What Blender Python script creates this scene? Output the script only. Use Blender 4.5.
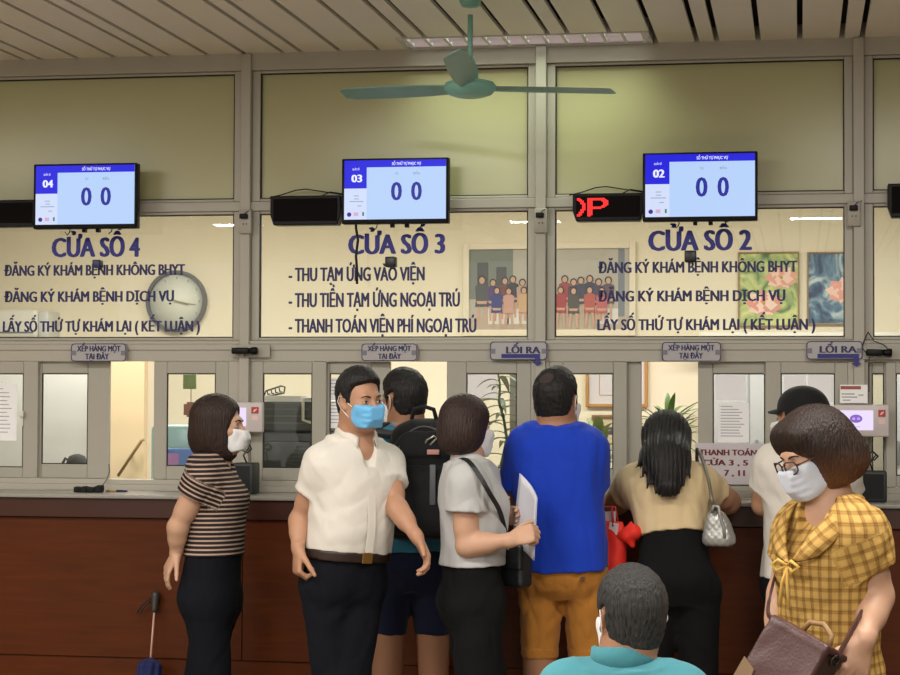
import bpy, bmesh, math, random, os
import numpy as np
from mathutils import Vector, Matrix

for _o in list(bpy.data.objects):
    bpy.data.objects.remove(_o)
SC = bpy.context.scene
COL = SC.collection
R = math.radians

# ------------------------------------------------------------------ camera
F_PX, PW, PH = 2002.0, 900.0, 675.0
CAM = np.array([0.0, -8.0, 1.62])
_dx = np.array([11450.0, -16.5, -2002.0]); _dx /= np.linalg.norm(_dx)      # world X as the camera sees it (x right, y down, z ahead)
_dy = np.array([350.0, 62.0, 2002.0]); _dy -= _dx * _dx.dot(_dy); _dy /= np.linalg.norm(_dy)
_dz = np.cross(_dx, _dy)
CV2W = np.array([_dx, _dy, _dz])
_cam = bpy.data.cameras.new('camera')
_cam.sensor_fit = 'HORIZONTAL'; _cam.sensor_width = 36.0
_cam.lens = F_PX * 36.0 / PW
_cam.clip_start = 0.05; _cam.clip_end = 200
camera = bpy.data.objects.new('camera', _cam); COL.objects.link(camera)
_m = Matrix.Identity(4)
for r_ in range(3):
    _m[r_][0] = CV2W[r_][0]; _m[r_][1] = -CV2W[r_][1]; _m[r_][2] = -CV2W[r_][2]; _m[r_][3] = CAM[r_]
camera.matrix_world = _m
SC.camera = camera

def at(px, py, y):
    """the point of the depth plane y that the photo shows at pixel (px, py)"""
    d = CV2W @ np.array([px - PW / 2, py - PH / 2, F_PX])
    t = (y - CAM[1]) / d[1]
    return CAM + t * d
def V(px, py, y): return Vector(at(px, py, y))

# ------------------------------------------------------------------ light and exposure
SC.view_settings.view_transform = 'Standard'
SC.view_settings.look = 'None'
SC.view_settings.gamma = 1.0
SC.view_settings.exposure = 0.0
SC.view_settings.use_curve_mapping = False
world = bpy.data.worlds.new('world'); SC.world = world
world.use_nodes = True
world.node_tree.nodes['Background'].inputs[0].default_value = (1.0, 0.96, 0.89, 1)
world.node_tree.nodes['Background'].inputs[1].default_value = 0.66

def area(name, loc, sx, sy, power, col=(1, 0.96, 0.89), rot=(0, 0, 0), spread=180):
    l = bpy.data.lights.new(name, 'AREA'); l.shape = 'RECTANGLE'; l.size = sx; l.size_y = sy
    l.energy = power; l.color = col; l.spread = R(spread)
    o = bpy.data.objects.new(name, l); COL.objects.link(o); o.location = loc; o.rotation_euler = rot
    return o
CEIL = 3.045
# fluorescent ceiling lamps of the waiting hall (in front of the counter, above the frame)
for (lx, ly, pw_) in ((-4.4, -3.1, 60), (-2.0, -3.1, 60), (0.6, -3.1, 60), (-4.4, -6.35, 95), (-2.0, -6.35, 95), (0.6, -6.35, 95)):
    area('hall_lamp', (lx, ly, CEIL - 0.03), 1.2, 0.25, pw_)
def mirror_x(px, ly, z):
    """x of a ceiling lamp whose reflection in the glazing falls at photo column px"""
    d = CV2W @ np.array([px - PW / 2, 225 - PH / 2, F_PX]); return CAM[0] + d[0] / d[1] * (-CAM[1] - ly)
for px_ in (237, 534, 816):
    area('hall_lamp', (mirror_x(px_, -7.6, 3), -7.6, CEIL - 0.03), 0.39, 0.12, 40)
# lamps of the office behind the glass
for (lx, ly, pw_) in ((-3.4, 1.2, 45), (-1.6, 1.2, 45), (0.2, 1.2, 45)):
    area('office_lamp', (lx, ly, 2.82), 1.2, 0.3, pw_, (1, 0.95, 0.86))

# ------------------------------------------------------------------ materials
MATS = {}
def srgb(r, g, b):
    f = lambda c: (c / 255 / 12.92) if c / 255 <= 0.04045 else ((c / 255 + 0.055) / 1.055) ** 2.4
    return (f(r), f(g), f(b), 1.0)
def mat(name, col, rough=0.5, metal=0.0, noise=0.0, nscale=20.0, bump=0.0, bscale=60.0, emit=None, estr=0.0, spec=0.5, stretch=(1, 1, 1), sheen=0.0, sss=0.0):
    if name in MATS: return MATS[name]
    m = bpy.data.materials.new(name); m.use_nodes = True
    nt = m.node_tree; b = nt.nodes['Principled BSDF']
    c = srgb(*col)
    b.inputs['Base Color'].default_value = c
    b.inputs['Roughness'].default_value = rough
    b.inputs['Metallic'].default_value = metal
    b.inputs['Specular IOR Level'].default_value = spec
    if sheen: b.inputs['Sheen Weight'].default_value = sheen
    if sss:
        b.inputs['Subsurface Weight'].default_value = sss
        b.inputs['Subsurface Radius'].default_value = (0.01, 0.004, 0.002)
    if emit:
        b.inputs['Emission Color'].default_value = srgb(*emit); b.inputs['Emission Strength'].default_value = estr
    if noise or bump:
        tc = nt.nodes.new('ShaderNodeTexCoord'); mp = nt.nodes.new('ShaderNodeMapping')
        mp.inputs['Scale'].default_value = stretch
        nt.links.new(tc.outputs['Object'], mp.inputs['Vector'])
    if noise:
        n = nt.nodes.new('ShaderNodeTexNoise'); n.inputs['Scale'].default_value = nscale; n.inputs['Detail'].default_value = 5
        nt.links.new(mp.outputs['Vector'], n.inputs['Vector'])
        mx = nt.nodes.new('ShaderNodeMix'); mx.data_type = 'RGBA'
        mx.inputs[6].default_value = tuple(v * (1 - noise) for v in c[:3]) + (1,)
        mx.inputs[7].default_value = tuple(min(1, v * (1 + noise)) for v in c[:3]) + (1,)
        nt.links.new(n.outputs['Fac'], mx.inputs[0]); nt.links.new(mx.outputs[2], b.inputs['Base Color'])
    if bump:
        n2 = nt.nodes.new('ShaderNodeTexNoise'); n2.inputs['Scale'].default_value = bscale; n2.inputs['Detail'].default_value = 4
        nt.links.new(mp.outputs['Vector'], n2.inputs['Vector'])
        bp = nt.nodes.new('ShaderNodeBump'); bp.inputs['Strength'].default_value = bump; bp.inputs['Distance'].default_value = 0.01
        nt.links.new(n2.outputs['Fac'], bp.inputs['Height']); nt.links.new(bp.outputs['Normal'], b.inputs['Normal'])
    MATS[name] = m
    return m
def glass_mat():
    if 'clear_glass' in MATS: return MATS['clear_glass']
    m = bpy.data.materials.new('clear_glass'); m.use_nodes = True; nt = m.node_tree
    nt.nodes.clear()
    out = nt.nodes.new('ShaderNodeOutputMaterial'); mix = nt.nodes.new('ShaderNodeMixShader')
    tr = nt.nodes.new('ShaderNodeBsdfTransparent'); tr.inputs[0].default_value = (0.93, 0.95, 0.93, 1)
    gl = nt.nodes.new('ShaderNodeBsdfGlossy'); gl.inputs['Roughness'].default_value = 0.0
    fr = nt.nodes.new('ShaderNodeFresnel'); fr.inputs[0].default_value = 1.5
    nt.links.new(fr.outputs[0], mix.inputs[0]); nt.links.new(tr.outputs[0], mix.inputs[1]); nt.links.new(gl.outputs[0], mix.inputs[2])
    nt.links.new(mix.outputs[0], out.inputs[0])
    MATS['clear_glass'] = m
    return m

# ------------------------------------------------------------------ mesh helpers
class MB:
    def __init__(s): s.v = []; s.f = []; s.mi = []; s.smooth = []
    def add(s, vs, fs, mi=0, smooth=False):
        o = len(s.v); s.v += [tuple(map(float, v)) for v in vs]
        for f in fs: s.f.append([i + o for i in f]); s.mi.append(mi); s.smooth.append(smooth)
    def box(s, x0, x1, y0, y1, z0, z1, mi=0):
        vs = [(x, y, z) for z in (z0, z1) for y in (y0, y1) for x in (x0, x1)]
        s.add(vs, [(0, 2, 3, 1), (4, 5, 7, 6), (0, 1, 5, 4), (2, 6, 7, 3), (0, 4, 6, 2), (1, 3, 7, 5)], mi); return s
    def rbox(s, x0, x1, y0, y1, z0, z1, r=0.01, n=3, mi=0):
        """a box with rounded edges"""
        bm = bmesh.new(); bmesh.ops.create_cube(bm, size=1.0)
        for v in bm.verts: v.co = Vector(((x0 + x1) / 2 + v.co.x * (x1 - x0), (y0 + y1) / 2 + v.co.y * (y1 - y0), (z0 + z1) / 2 + v.co.z * (z1 - z0)))
        bmesh.ops.bevel(bm, geom=list(bm.edges), offset=r, offset_type='OFFSET', segments=n, profile=0.5, affect='EDGES', clamp_overlap=True)
        bm.verts.index_update()
        s.add([v.co[:] for v in bm.verts], [[v.index for v in f.verts] for f in bm.faces], mi, n > 1); bm.free(); return s
    def tube(s, pts, r, n=8, mi=0, cap=True):
        """a tube along points; r is one radius or one per point"""
        pts = [Vector(p) for p in pts]; rs = r if hasattr(r, '__len__') else [r] * len(pts)
        vs = []; prev = None
        for i, p in enumerate(pts):
            t = (pts[min(i + 1, len(pts) - 1)] - pts[max(i - 1, 0)]).normalized()
            if prev is None:
                a = Vector((0, 0, 1)) if abs(t.z) < 0.9 else Vector((1, 0, 0))
                u = t.cross(a).normalized()
            else: u = (prev - t * prev.dot(t)).normalized()
            prev = u; w = t.cross(u)
            for k in range(n):
                an = 2 * math.pi * k / n; vs.append(p + (u * math.cos(an) + w * math.sin(an)) * rs[i])
        fs = []
        for i in range(len(pts) - 1):
            for k in range(n): fs.append((i * n + k, i * n + (k + 1) % n, (i + 1) * n + (k + 1) % n, (i + 1) * n + k))
        if cap: fs.append(tuple(range(n - 1, -1, -1))); fs.append(tuple((len(pts) - 1) * n + k for k in range(n)))
        s.add(vs, fs, mi, True); return s
    def lathe(s, c, prof, n=32, axis='z', mi=0):
        """spin (radius, height) pairs about an axis through c"""
        vs = []
        for (r, h) in prof:
            for k in range(n):
                an = 2 * math.pi * k / n; a, b = r * math.cos(an), r * math.sin(an)
                vs.append({'z': (c[0] + a, c[1] + b, c[2] + h), 'y': (c[0] + a, c[1] + h, c[2] + b), 'x': (c[0] + h, c[1] + a, c[2] + b)}[axis])
        fs = []
        for i in range(len(prof) - 1):
            for k in range(n): fs.append((i * n + k, i * n + (k + 1) % n, (i + 1) * n + (k + 1) % n, (i + 1) * n + k))
        fs.append(tuple(range(n))); fs.append(tuple((len(prof) - 1) * n + k for k in range(n)))
        s.add(vs, fs, mi, True); return s
    def prism(s, poly, y0, y1, mi=0):
        """extrude a polygon of (x, z) points from y0 to y1"""
        n = len(poly)
        vs = [(x, y0, z) for x, z in poly] + [(x, y1, z) for x, z in poly]
        fs = [tuple(range(n)), tuple(range(2 * n - 1, n - 1, -1))] + [(i, i + n, (i + 1) % n + n, (i + 1) % n) for i in range(n)]
        s.add(vs, fs, mi); return s
    def build(s, name, mats, parent=None, bevel=0.0):
        me = bpy.data.meshes.new(name)
        me.from_pydata(s.v, [], s.f)
        for p, mi, sm in zip(me.polygons, s.mi, s.smooth): p.material_index = mi; p.use_smooth = sm
        bm = bmesh.new(); bm.from_mesh(me)
        bmesh.ops.recalc_face_normals(bm, faces=bm.faces)
        if bevel: bmesh.ops.bevel(bm, geom=list(bm.edges), offset=bevel, offset_type='OFFSET', segments=2, profile=0.5, affect='EDGES', clamp_overlap=True)
        bm.to_mesh(me); bm.free()
        for m in (mats if isinstance(mats, (list, tuple)) else [mats]): me.materials.append(m)
        return link(name, me, parent)
def link(name, me, parent=None):
    o = bpy.data.objects.new(name, me); COL.objects.link(o)
    if parent is not None:
        o.parent = parent
        p = Vector(parent.get('_base', (0, 0, 0)))
        o.location = -p
    return o
def tag(o, label=None, cat=None, group=None, kind=None):
    if label: o['label'] = label
    if cat: o['category'] = cat
    if group: o['group'] = group
    if kind: o['kind'] = kind
    return o
def thing(name, label, cat, loc, group=None, kind=None):
    """an Empty at the thing's base; its parts are built in world coordinates"""
    o = bpy.data.objects.new(name, None); COL.objects.link(o); o.empty_display_size = 0.05
    o.location = tuple(map(float, loc)); o['_base'] = tuple(map(float, loc))
    return tag(o, label, cat, group, kind)
def rebase(o, loc):
    """move a mesh object's origin to loc without moving its shape"""
    o.data.transform(Matrix.Translation(-Vector(loc))); o.location = loc; return o

CAPF = {}
def text_mesh(body, bold=0.0, spacing=1.0, extr=0.001):
    c = bpy.data.curves.new('lettering', 'FONT'); c.body = body; c.offset = bold; c.space_character = spacing; c.extrude = extr; c.resolution_u = 3
    o = bpy.data.objects.new('lettering', c); COL.objects.link(o)
    bpy.context.view_layer.update()
    me = bpy.data.meshes.new_from_object(o.evaluated_get(bpy.context.evaluated_depsgraph_get()))
    COL.objects.unlink(o); bpy.data.objects.remove(o); bpy.data.curves.remove(c)
    return me
def text_verts(body, x0, x1, zbase, capz, y, bold=0.0, thick=0.0012):
    """letters fitted between x0 and x1, baseline and capital height, standing on the plane y; bold widens every stroke"""
    me = text_mesh(body)
    n = len(me.vertices); co = np.empty(n * 3, np.float32); me.vertices.foreach_get('co', co); co = co.reshape(-1, 3)
    fs = [list(p.vertices) for p in me.polygons]
    bpy.data.meshes.remove(me)
    dz = bold * 0.35
    if 'h' not in CAPF:
        hm = text_mesh('H'); CAPF['h'] = max(v.co.y for v in hm.vertices)
    capf = CAPF['h']
    sz = capz / (capf + 2 * dz)
    w0 = co[:, 0].max() - co[:, 0].min()
    sx = (x1 - x0) / (w0 + 2 * bold)
    outs, fss = [], []
    offs = [(0, 0)] if not bold else [(-1, 0), (-.5, .5), (0, -.5), (.5, .5), (1, 0)]
    for k, (ox, oz) in enumerate(offs):
        out = np.empty_like(co)
        out[:, 0] = x0 + (co[:, 0] - co[:, 0].min() + bold * (1 + ox)) * sx
        out[:, 2] = zbase + (co[:, 1] + dz * (1 + oz)) * sz
        out[:, 1] = y - co[:, 2] / 0.001 * thick / 2 - k * 0.00007
        fss += [[i + k * n for i in f] for f in fs]; outs.append(out)
    return np.concatenate(outs), fss
def lettering(name, lines, m, parent=None):
    b = MB()
    for l in lines:
        vs, fs = text_verts(*l); b.add(vs, fs)
    return b.build(name, m, parent)
def pixtext(body, px0, px1, pybase, pycap, y, bold=0.0):
    """a line of letters given by the photo's pixels, on the depth plane y"""
    a = at(px0, pybase, y); b = at(px1, pybase, y); c = at(px0, pycap, y)
    return (body, a[0], b[0], (a[2] + b[2]) / 2, c[2] - a[2], y, bold)
# ------------------------------------------------------------------ the setting
ALU = mat('painted_aluminium', (176, 171, 159), 0.38, noise=0.03, nscale=8)
ALU2 = mat('painted_aluminium_sash', (168, 164, 152), 0.4, noise=0.03, nscale=8)
CREAM = mat('cream_paint', (232, 222, 200), 0.8, noise=0.02, nscale=3)
BLACKP = mat('black_plastic', (9, 9, 11), 0.45, spec=0.22)
RUBBER = mat('black_rubber', (22, 22, 22), 0.7)
WHITEP = mat('white_plastic', (222, 218, 208), 0.35)
PAPER = mat('white_paper', (248, 248, 250), 0.85)
INK = mat('printed_ink', (150, 150, 156), 0.9)
CLEAR = glass_mat()
def struct(o): return tag(o, kind='structure')
def X0(px, y=0.0): return float(at(px, 420, y)[0])
def Z0(py, px=450, y=0.0): return float(at(px, py, y)[2])

b = MB(); b.box(-7.2, 5.2, -12.5, 0.0, -0.05, 0.0)
struct(b.build('floor', mat('brown_terrazzo', (124, 110, 94), 0.35, noise=0.15, nscale=120)))
b = MB(); b.box(-7.2, 5.2, 0.0, 3.0, -0.05, 0.0)
struct(b.build('floor_office', mat('office_tile', (190, 180, 160), 0.4)))
# ceiling: painted metal strips, three wide ones and a narrow one in turn, dark gaps between
SLAT = mat('ceiling_strip_paint', (240, 232, 218), 0.45, noise=0.03, nscale=4)
VOID = mat('ceiling_void', (38, 34, 30), 0.9)
xs_n0, xs_n1 = float(at(152, 57, 0)[0]), float(at(170, 57, 0)[0])
per = (float(at(862, 36, 0)[0]) - float(at(170, 57, 0)[0])) / 5
FX0, FX1, FY = float(at(408, 50, 0)[0]), float(at(654, 44, 0)[0]), -0.265     # recess of the lamp
b = MB(); gap = 0.021
def slat(x0, x1):
    segs = [(x0, x1, -0.004)]
    if x1 > FX0 and x0 < FX1:
        segs = [(max(x0, FX0), min(x1, FX1), FY)]
        if x0 < FX0: segs.append((x0, FX0, -0.004))
        if x1 > FX1: segs.append((FX1, x1, -0.004))
    for (a, c, yend) in segs:
        b.box(a, c, -12.5, yend, CEIL, CEIL + 0.016)
k0 = -9
for k in range(k0, 12):
    base = xs_n1 + k * per; w3 = (per - (xs_n1 - xs_n0)) / 3
    for j in range(3): slat(base + j * w3 + gap / 2, base + (j + 1) * w3 - gap / 2)
    slat(base + 3 * w3 + gap / 2, base + per - gap / 2)
b.box(-8, 6, -12.5, 0.05, CEIL + 0.06, CEIL + 0.08, 1)
struct(b.build('ceiling', [SLAT, VOID]))
b = MB(); b.box(-7.2, 5.2, 0.06, 3.0, 2.9, 2.96)
struct(b.build('ceiling_office', mat('office_ceiling', (225, 220, 205), 0.8)))
b = MB(); b.box(-7.2, 5.2, 2.8, 2.9, 0, 2.9); struct(b.build('wall_office', CREAM))
HALLW = mat('hall_wall_paint', (200, 190, 165), 0.8)
for nm, x0, x1 in (('wall_left', -7.3, -7.2), ('wall_right', 5.2, 5.3)):
    b = MB(); b.box(x0, x1, -12.5, 2.9, 0, CEIL); struct(b.build(nm, HALLW))
# header above the glazing, solid wall behind the counter below the glazing
PX = [-3.50, -2.258, -1.028, 0.228, 1.47]                          # post centres
ZT, ZU0, ZL1, ZL0, ZS1, ZS0 = 2.963, 2.442, 2.379, 1.867, 1.767, 1.277
XA, XB = -7.2, 5.2
b = MB(); b.box(XA, XB, 0.0, 0.07, 0, 1.215)
struct(b.build('wall_counter', mat('block_wall', (120, 110, 95), 0.9)))
b = MB(); b.box(XA, XB, -0.004, 0.06, ZT + 0.012, CEIL + 0.059); struct(b.build('trim_1', ALU, bevel=0.003))
b = MB(); b.box(XA, XB, 0.0, 0.06, ZL1 + 0.012, ZU0 - 0.012)
struct(b.build('trim_2', ALU, bevel=0.003))
b = MB(); b.box(XA, XB, 0.0, 0.06, ZS1 + 0.002, ZL0 - 0.012); b.box(XA, XB, -0.008, 0.0, Z0(350), ZL0 - 0.014); b.box(XA, XB, -0.012, 0.0, Z0(344), Z0(341))
struct(b.build('trim_3', ALU, bevel=0.002))
b = MB(); b.box(XA, XB, -0.02, 0.06, 1.2305, 1.256); b.box(XA, XB, -0.006, 0.06, 1.256, ZS0)
struct(b.build('trim_4', ALU, bevel=0.002))
for i, x in enumerate(PX):
    b = MB(); b.box(x - 0.021, x + 0.021, -0.022, 0.05, 1.232, CEIL - 0.002)
    struct(b.build('trim_%d' % (5 + i), ALU, bevel=0.003))
b = MB()
for (pa, pb_) in ((228.7, None), (None, 250.3), (531.2, None), (None, 548.8), (848.2, None), (None, 868.3)):
    i = min(range(5), key=lambda k: abs(PX[k] - X0(pa or pb_)))
    xa, xb = (X0(pa), PX[i] - 0.0212) if pa else (PX[i] + 0.0212, X0(pb_))
    b.box(xa, xb, -0.004, 0.055, ZS0 + 0.0005, ZS1 + 0.0015)
struct(b.build('trim_10', ALU, bevel=0.003))
FILM = mat('olive_film_glass', (180, 177, 136), 0.22, noise=0.05, nscale=1.5, spec=0.35)
wn = [0]
def window(x0, x1, z0, z1, gx0, gx1, gz0, gz1, y0, y1, pane_mat, fm=None):
    """a glazed frame: outer edge, glass edge, front and back plane"""
    wn[0] += 1
    o = thing('window_%d' % wn[0], None, None, ((x0 + x1) / 2, y0, z0)); struct(o)
    f = MB()
    f.box(x0, gx0, y0, y1, z0, z1); f.box(gx1, x1, y0, y1, z0, z1)
    f.box(gx0, gx1, y0, y1, z0, gz0); f.box(gx0, gx1, y0, y1, gz1, z1)
    f.build('window_frame', fm or ALU, o, bevel=0.0035)
    g = MB(); ym = (y0 + y1) / 2; g.box(gx0 - 0.003, gx1 + 0.003, ym - 0.002, ym + 0.002, gz0 - 0.003, gz1 + 0.003)
    g.build('glass_pane', pane_mat, o)
    gk = MB()
    t = 0.004
    gk.box(gx0, gx0 + t, y0 + 0.004, ym - 0.003, gz0, gz1); gk.box(gx1 - t, gx1, y0 + 0.004, ym - 0.003, gz0, gz1)
    gk.box(gx0 + t, gx1 - t, y0 + 0.004, ym - 0.003, gz1 - t, gz1); gk.box(gx0 + t, gx1 - t, y0 + 0.004, ym - 0.003, gz0, gz0 + t)
    gk.build('gasket', RUBBER, o)
    return o
lower = []
for i in range(len(PX) - 1):
    x0, x1 = PX[i] + 0.0215, PX[i + 1] - 0.0215
    window(x0, x1, ZU0 - 0.0115, ZT + 0.0115, x0 + 0.034, x1 - 0.034, ZU0, ZT, 0.008, 0.05, FILM)
    lower.append(window(x0, x1, ZL0 - 0.0115, ZL1 + 0.0115, x0 + 0.034, x1 - 0.034, ZL0, ZL1, 0.008, 0.05, CLEAR))
# blue vinyl letters on the lower panes
LB = mat('blue_vinyl', (38, 36, 140), 0.5); LN = mat('navy_vinyl', (30, 26, 92), 0.5)
YL = 0.0265
def letters(w, heads, lines):
    lettering('heading_lettering', [pixtext(t, a, c, pb, pc, YL, 0.06) for (t, a, c, pb, pc) in heads], LB, w)
    for (t, a, c, pb, pc) in lines: lettering('service_lettering', [pixtext(t, a, c, pb, pc, YL, 0.055)], LN, w)
letters(lower[0], [('CỬA SỐ', 51.5, 124.8, 257.2, 237.5), ('4', 129, 140, 257.2, 237.5)],
        [('ĐĂNG KÝ KHÁM BỆNH KHÔNG BHYT', 4, 185, 275.6, 264.8), ('ĐĂNG KÝ KHÁM BỆNH DỊCH VỤ', 4, 174, 302, 291.2),
         ('LẤY SỐ THỨ TỰ KHÁM LẠI ( KẾT LUẬN )', 2.7, 200, 331.9, 321)])
letters(lower[1], [('CỬA SỐ 3', 348, 445.3, 254.2, 234.2)],
        [('- THU TẠM ỨNG VÀO VIỆN', 288.5, 424.8, 281.2, 267.2), ('- THU TIỀN TẠM ỨNG NGOẠI TRÚ', 288.5, 460, 307.2, 292.6),
         ('- THANH TOÁN VIỆN PHÍ NGOẠI TRÚ', 288.5, 476.5, 332.8, 318.6)])
letters(lower[2], [('CỬA SỐ 2', 648, 752, 250.8, 230.2)],
        [('ĐĂNG KÝ KHÁM BỆNH KHÔNG BHYT', 598, 797.4, 272.8, 261.4), ('ĐĂNG KÝ KHÁM BỆNH DỊCH VỤ', 597.6, 785.5, 301.5, 290.4),
         ('LẤY SỐ THỨ TỰ KHÁM LẠI ( KẾT LUẬN )', 597.2, 815.5, 330.3, 319)])
# sliding sashes of the service windows: outer edges and glass edges in photo pixels
SASH = [(-44, 37.5, -30, 24, 467, 0), (38.5, 109, 42.5, 88.5, 464, 1), (153.5, 228.5, 167.5, 216, 466, 0),
        (250.5, 326, 263.5, 312.5, 468, 0), (326.5, 390, 330, 372, 466, 1), (446.5, 531, 466.7, 517, 468, 0),
        (549, 627, 563, 613.5, 469, 0), (612, 641.5, 616, 626, 468, 1), (698, 768, 713, 765, 470, 1),
        (765.5, 848, 781, 835, 470, 0), (868.5, 888, 872, 884, 476, 1), (886, 965, 896, 952, 476, 0)]
sashes = []
for (p0, p1, g0, g1, gb, back) in SASH:
    y0, y1 = (0.002, 0.026) if not back else (0.030, 0.054)
    ym = (y0 + y1) / 2
    sashes.append(window(X0(p0, y0), X0(p1, y0), ZS0 + 0.001, ZS1 + 0.001, X0(g0, ym), X0(g1, ym), Z0(gb, (g0 + g1) / 2, ym), Z0(373.5, (g0 + g1) / 2, ym), y0, y1, CLEAR, ALU2))
hb = MB(); p = V(22.5, 419, 0.002)
hb.rbox(p.x - 0.006, p.x + 0.006, -0.008, 0.002, p.z - 0.03, p.z + 0.03, 0.003); hb.rbox(p.x - 0.008, p.x + 0.012, -0.022, -0.008, p.z + 0.008, p.z + 0.034, 0.004)
hb.build('latch_handle', WHITEP, sashes[0])
# counter
WOOD = bpy.data.materials.new('counter_wood'); WOOD.use_nodes = True
def wood(m, c1, c2, scale=(1.2, 1.2, 14), rough=0.42):
    nt = m.node_tree; bs = nt.nodes['Principled BSDF']
    tc = nt.nodes.new('ShaderNodeTexCoord'); mp = nt.nodes.new('ShaderNodeMapping'); mp.inputs['Scale'].default_value = scale
    n = nt.nodes.new('ShaderNodeTexNoise'); n.inputs['Scale'].default_value = 3.0; n.inputs['Detail'].default_value = 8; n.inputs['Distortion'].default_value = 0.6
    r = nt.nodes.new('ShaderNodeValToRGB'); r.color_ramp.elements[0].color = srgb(*c1); r.color_ramp.elements[1].color = srgb(*c2)
    r.color_ramp.elements[0].position = 0.3; r.color_ramp.elements[1].position = 0.72
    nt.links.new(tc.outputs['Object'], mp.inputs[0]); nt.links.new(mp.outputs[0], n.inputs['Vector']); nt.links.new(n.outputs['Fac'], r.inputs[0])
    nt.links.new(r.outputs[0], bs.inputs['Base Color']); bs.inputs['Roughness'].default_value = rough; bs.inputs['Specular IOR Level'].default_value = 0.2
    return m
wood(WOOD, (76, 34, 8), (90, 41, 11))
CT = thing('service_counter', 'long reddish brown wooden service counter with a thin grey top under the glazed partition', 'counter', (-1.3, -0.3, 0))
b = MB(); b.rbox(-6.8, 4.8, -0.35, -0.021, 1.214, 1.2305, 0.004, 2); b.build('worktop', mat('grey_stone_top', (150, 147, 140), 0.3, noise=0.06, nscale=90), CT)
zf = Z0(517, 60, -0.33)
b = MB(); b.box(-6.75, 4.75, -0.33, -0.002, zf, 1.2138); b.build('fascia', mat('counter_dark_wood', (62, 28, 15), 0.35, noise=0.12, nscale=9), CT, bevel=0.003)
xs_seam = X0(243.5, -0.31); zp = Z0(656, 60, -0.31)
edges = [xs_seam + 1.235 * k for k in range(-4, 7)]
for k in range(len(edges) - 1):
    b = MB(); b.box(max(edges[k], -6.7) + 0.0015, min(edges[k + 1], 4.7) - 0.0015, -0.31, -0.29, zp + 0.002, zf - 0.002); b.build('front_panel', WOOD, CT, bevel=0.0015)
b = MB(); b.box(-6.7, 4.7, -0.30, -0.002, 0.0, zp); b.box(-6.7, 4.7, -0.288, -0.002, zp, zf - 0.001); b.build('plinth', WOOD, CT, bevel=0.002)
# ------------------------------------------------------------------ ceiling lamp, fan
def emat(name, col, s): return mat(name, (12, 12, 14), 0.35, emit=col, estr=s, spec=0.25)
TEAL = mat('teal_enamel', (128, 184, 172), 0.4)
L = thing('ceiling_light', 'recessed white ceiling lamp with mirror louvres above the glazed partition', 'ceiling light', ((FX0 + FX1) / 2, -0.135, CEIL))
b = MB(); y0, y1 = -0.262, -0.008
b.box(FX0 + .002, FX1 - .002, y0, y1, CEIL + 0.05, CEIL + 0.055)
b.box(FX0 + .002, FX0 + .012, y0, y1, CEIL - 0.004, CEIL + 0.05); b.box(FX1 - .012, FX1 - .002, y0, y1, CEIL - 0.004, CEIL + 0.05)
b.box(FX0 + .012, FX1 - .012, y0, y0 + .01, CEIL - 0.004, CEIL + 0.05); b.box(FX0 + .012, FX1 - .012, y1 - .01, y1, CEIL - 0.004, CEIL + 0.05)
b.build('housing', mat('lamp_white', (205, 202, 200), 0.4), L)
MIR = mat('satin_aluminium', (206, 200, 214), 0.3, metal=0.85)
nb = 13
for k in range(nb):
    x = FX0 + 0.03 + (FX1 - FX0 - 0.06) * k / (nb - 1)
    b = MB(); b.prism([(x - .007, CEIL + .001), (x + .007, CEIL + .001), (x + .0015, CEIL + .036), (x - .0015, CEIL + .036)], y0 + .012, y1 - .012)
    b.build('louvre_blade', mat('louvre_white', (236, 236, 232), 0.35), L)
for ya, yb in ((y0 + .012, y0 + .05), (-.150, -.118), (y1 - .05, y1 - .012)):
    b = MB()
    for s_ in (0, 1):
        pass
    ym = (ya + yb) / 2
    vs = [(FX0 + .013, ya, CEIL + .048), (FX1 - .013, ya, CEIL + .048), (FX1 - .013, ym, CEIL + .002), (FX0 + .013, ym, CEIL + .002), (FX1 - .013, yb, CEIL + .048), (FX0 + .013, yb, CEIL + .048)]
    b.add(vs, [(0, 1, 2, 3), (3, 2, 4, 5), (0, 5, 4, 1), (0, 3, 5), (1, 4, 2)])
    b.build('reflector', MIR, L)
for yt in (-.19, -.085):
    b = MB(); b.tube([(FX0 + .02, yt, CEIL + .03), (FX1 - .02, yt, CEIL + .03)], 0.008, 10)
    b.build('fluorescent_tube', emat('tube_glow', (250, 255, 240), 4.0), L)
lamp = area('recessed_lamp_light', ((FX0 + FX1) / 2, -.135, CEIL - 0.008), FX1 - FX0 - .05, 0.16, 2.9, (0.86, 1, 0.76), spread=108)

FY_ = -1.0; fc = V(470, 88, FY_)
Fn = thing('ceiling_fan', 'teal green ceiling fan hanging on a rod from the ceiling', 'ceiling fan', (fc.x, FY_, CEIL))
b = MB(); b.lathe((fc.x, FY_, CEIL), [(.012, -.034), (.03, -.030), (.038, -.016), (.042, -.003), (.038, -.001)], 24); b.build('canopy', TEAL, Fn)
b = MB(); b.tube([(fc.x, FY_, CEIL - .06), (fc.x, FY_, fc.z + .045)], 0.0095, 12); b.lathe((fc.x, FY_, fc.z + .02), [(.03, 0), (.03, .04), (.018, .075), (.010, .09)], 20); b.build('rod', TEAL, Fn)
b = MB(); b.lathe((fc.x, FY_, fc.z), [(.004, -.034), (.05, -.032), (.078, -.022), (.092, -.006), (.094, .006), (.086, .018), (.06, .026), (.03, .03), (.01, .031)], 40); b.build('motor', TEAL, Fn)
TEALD = mat('teal_blade', (120, 160, 150), 0.4)
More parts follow.
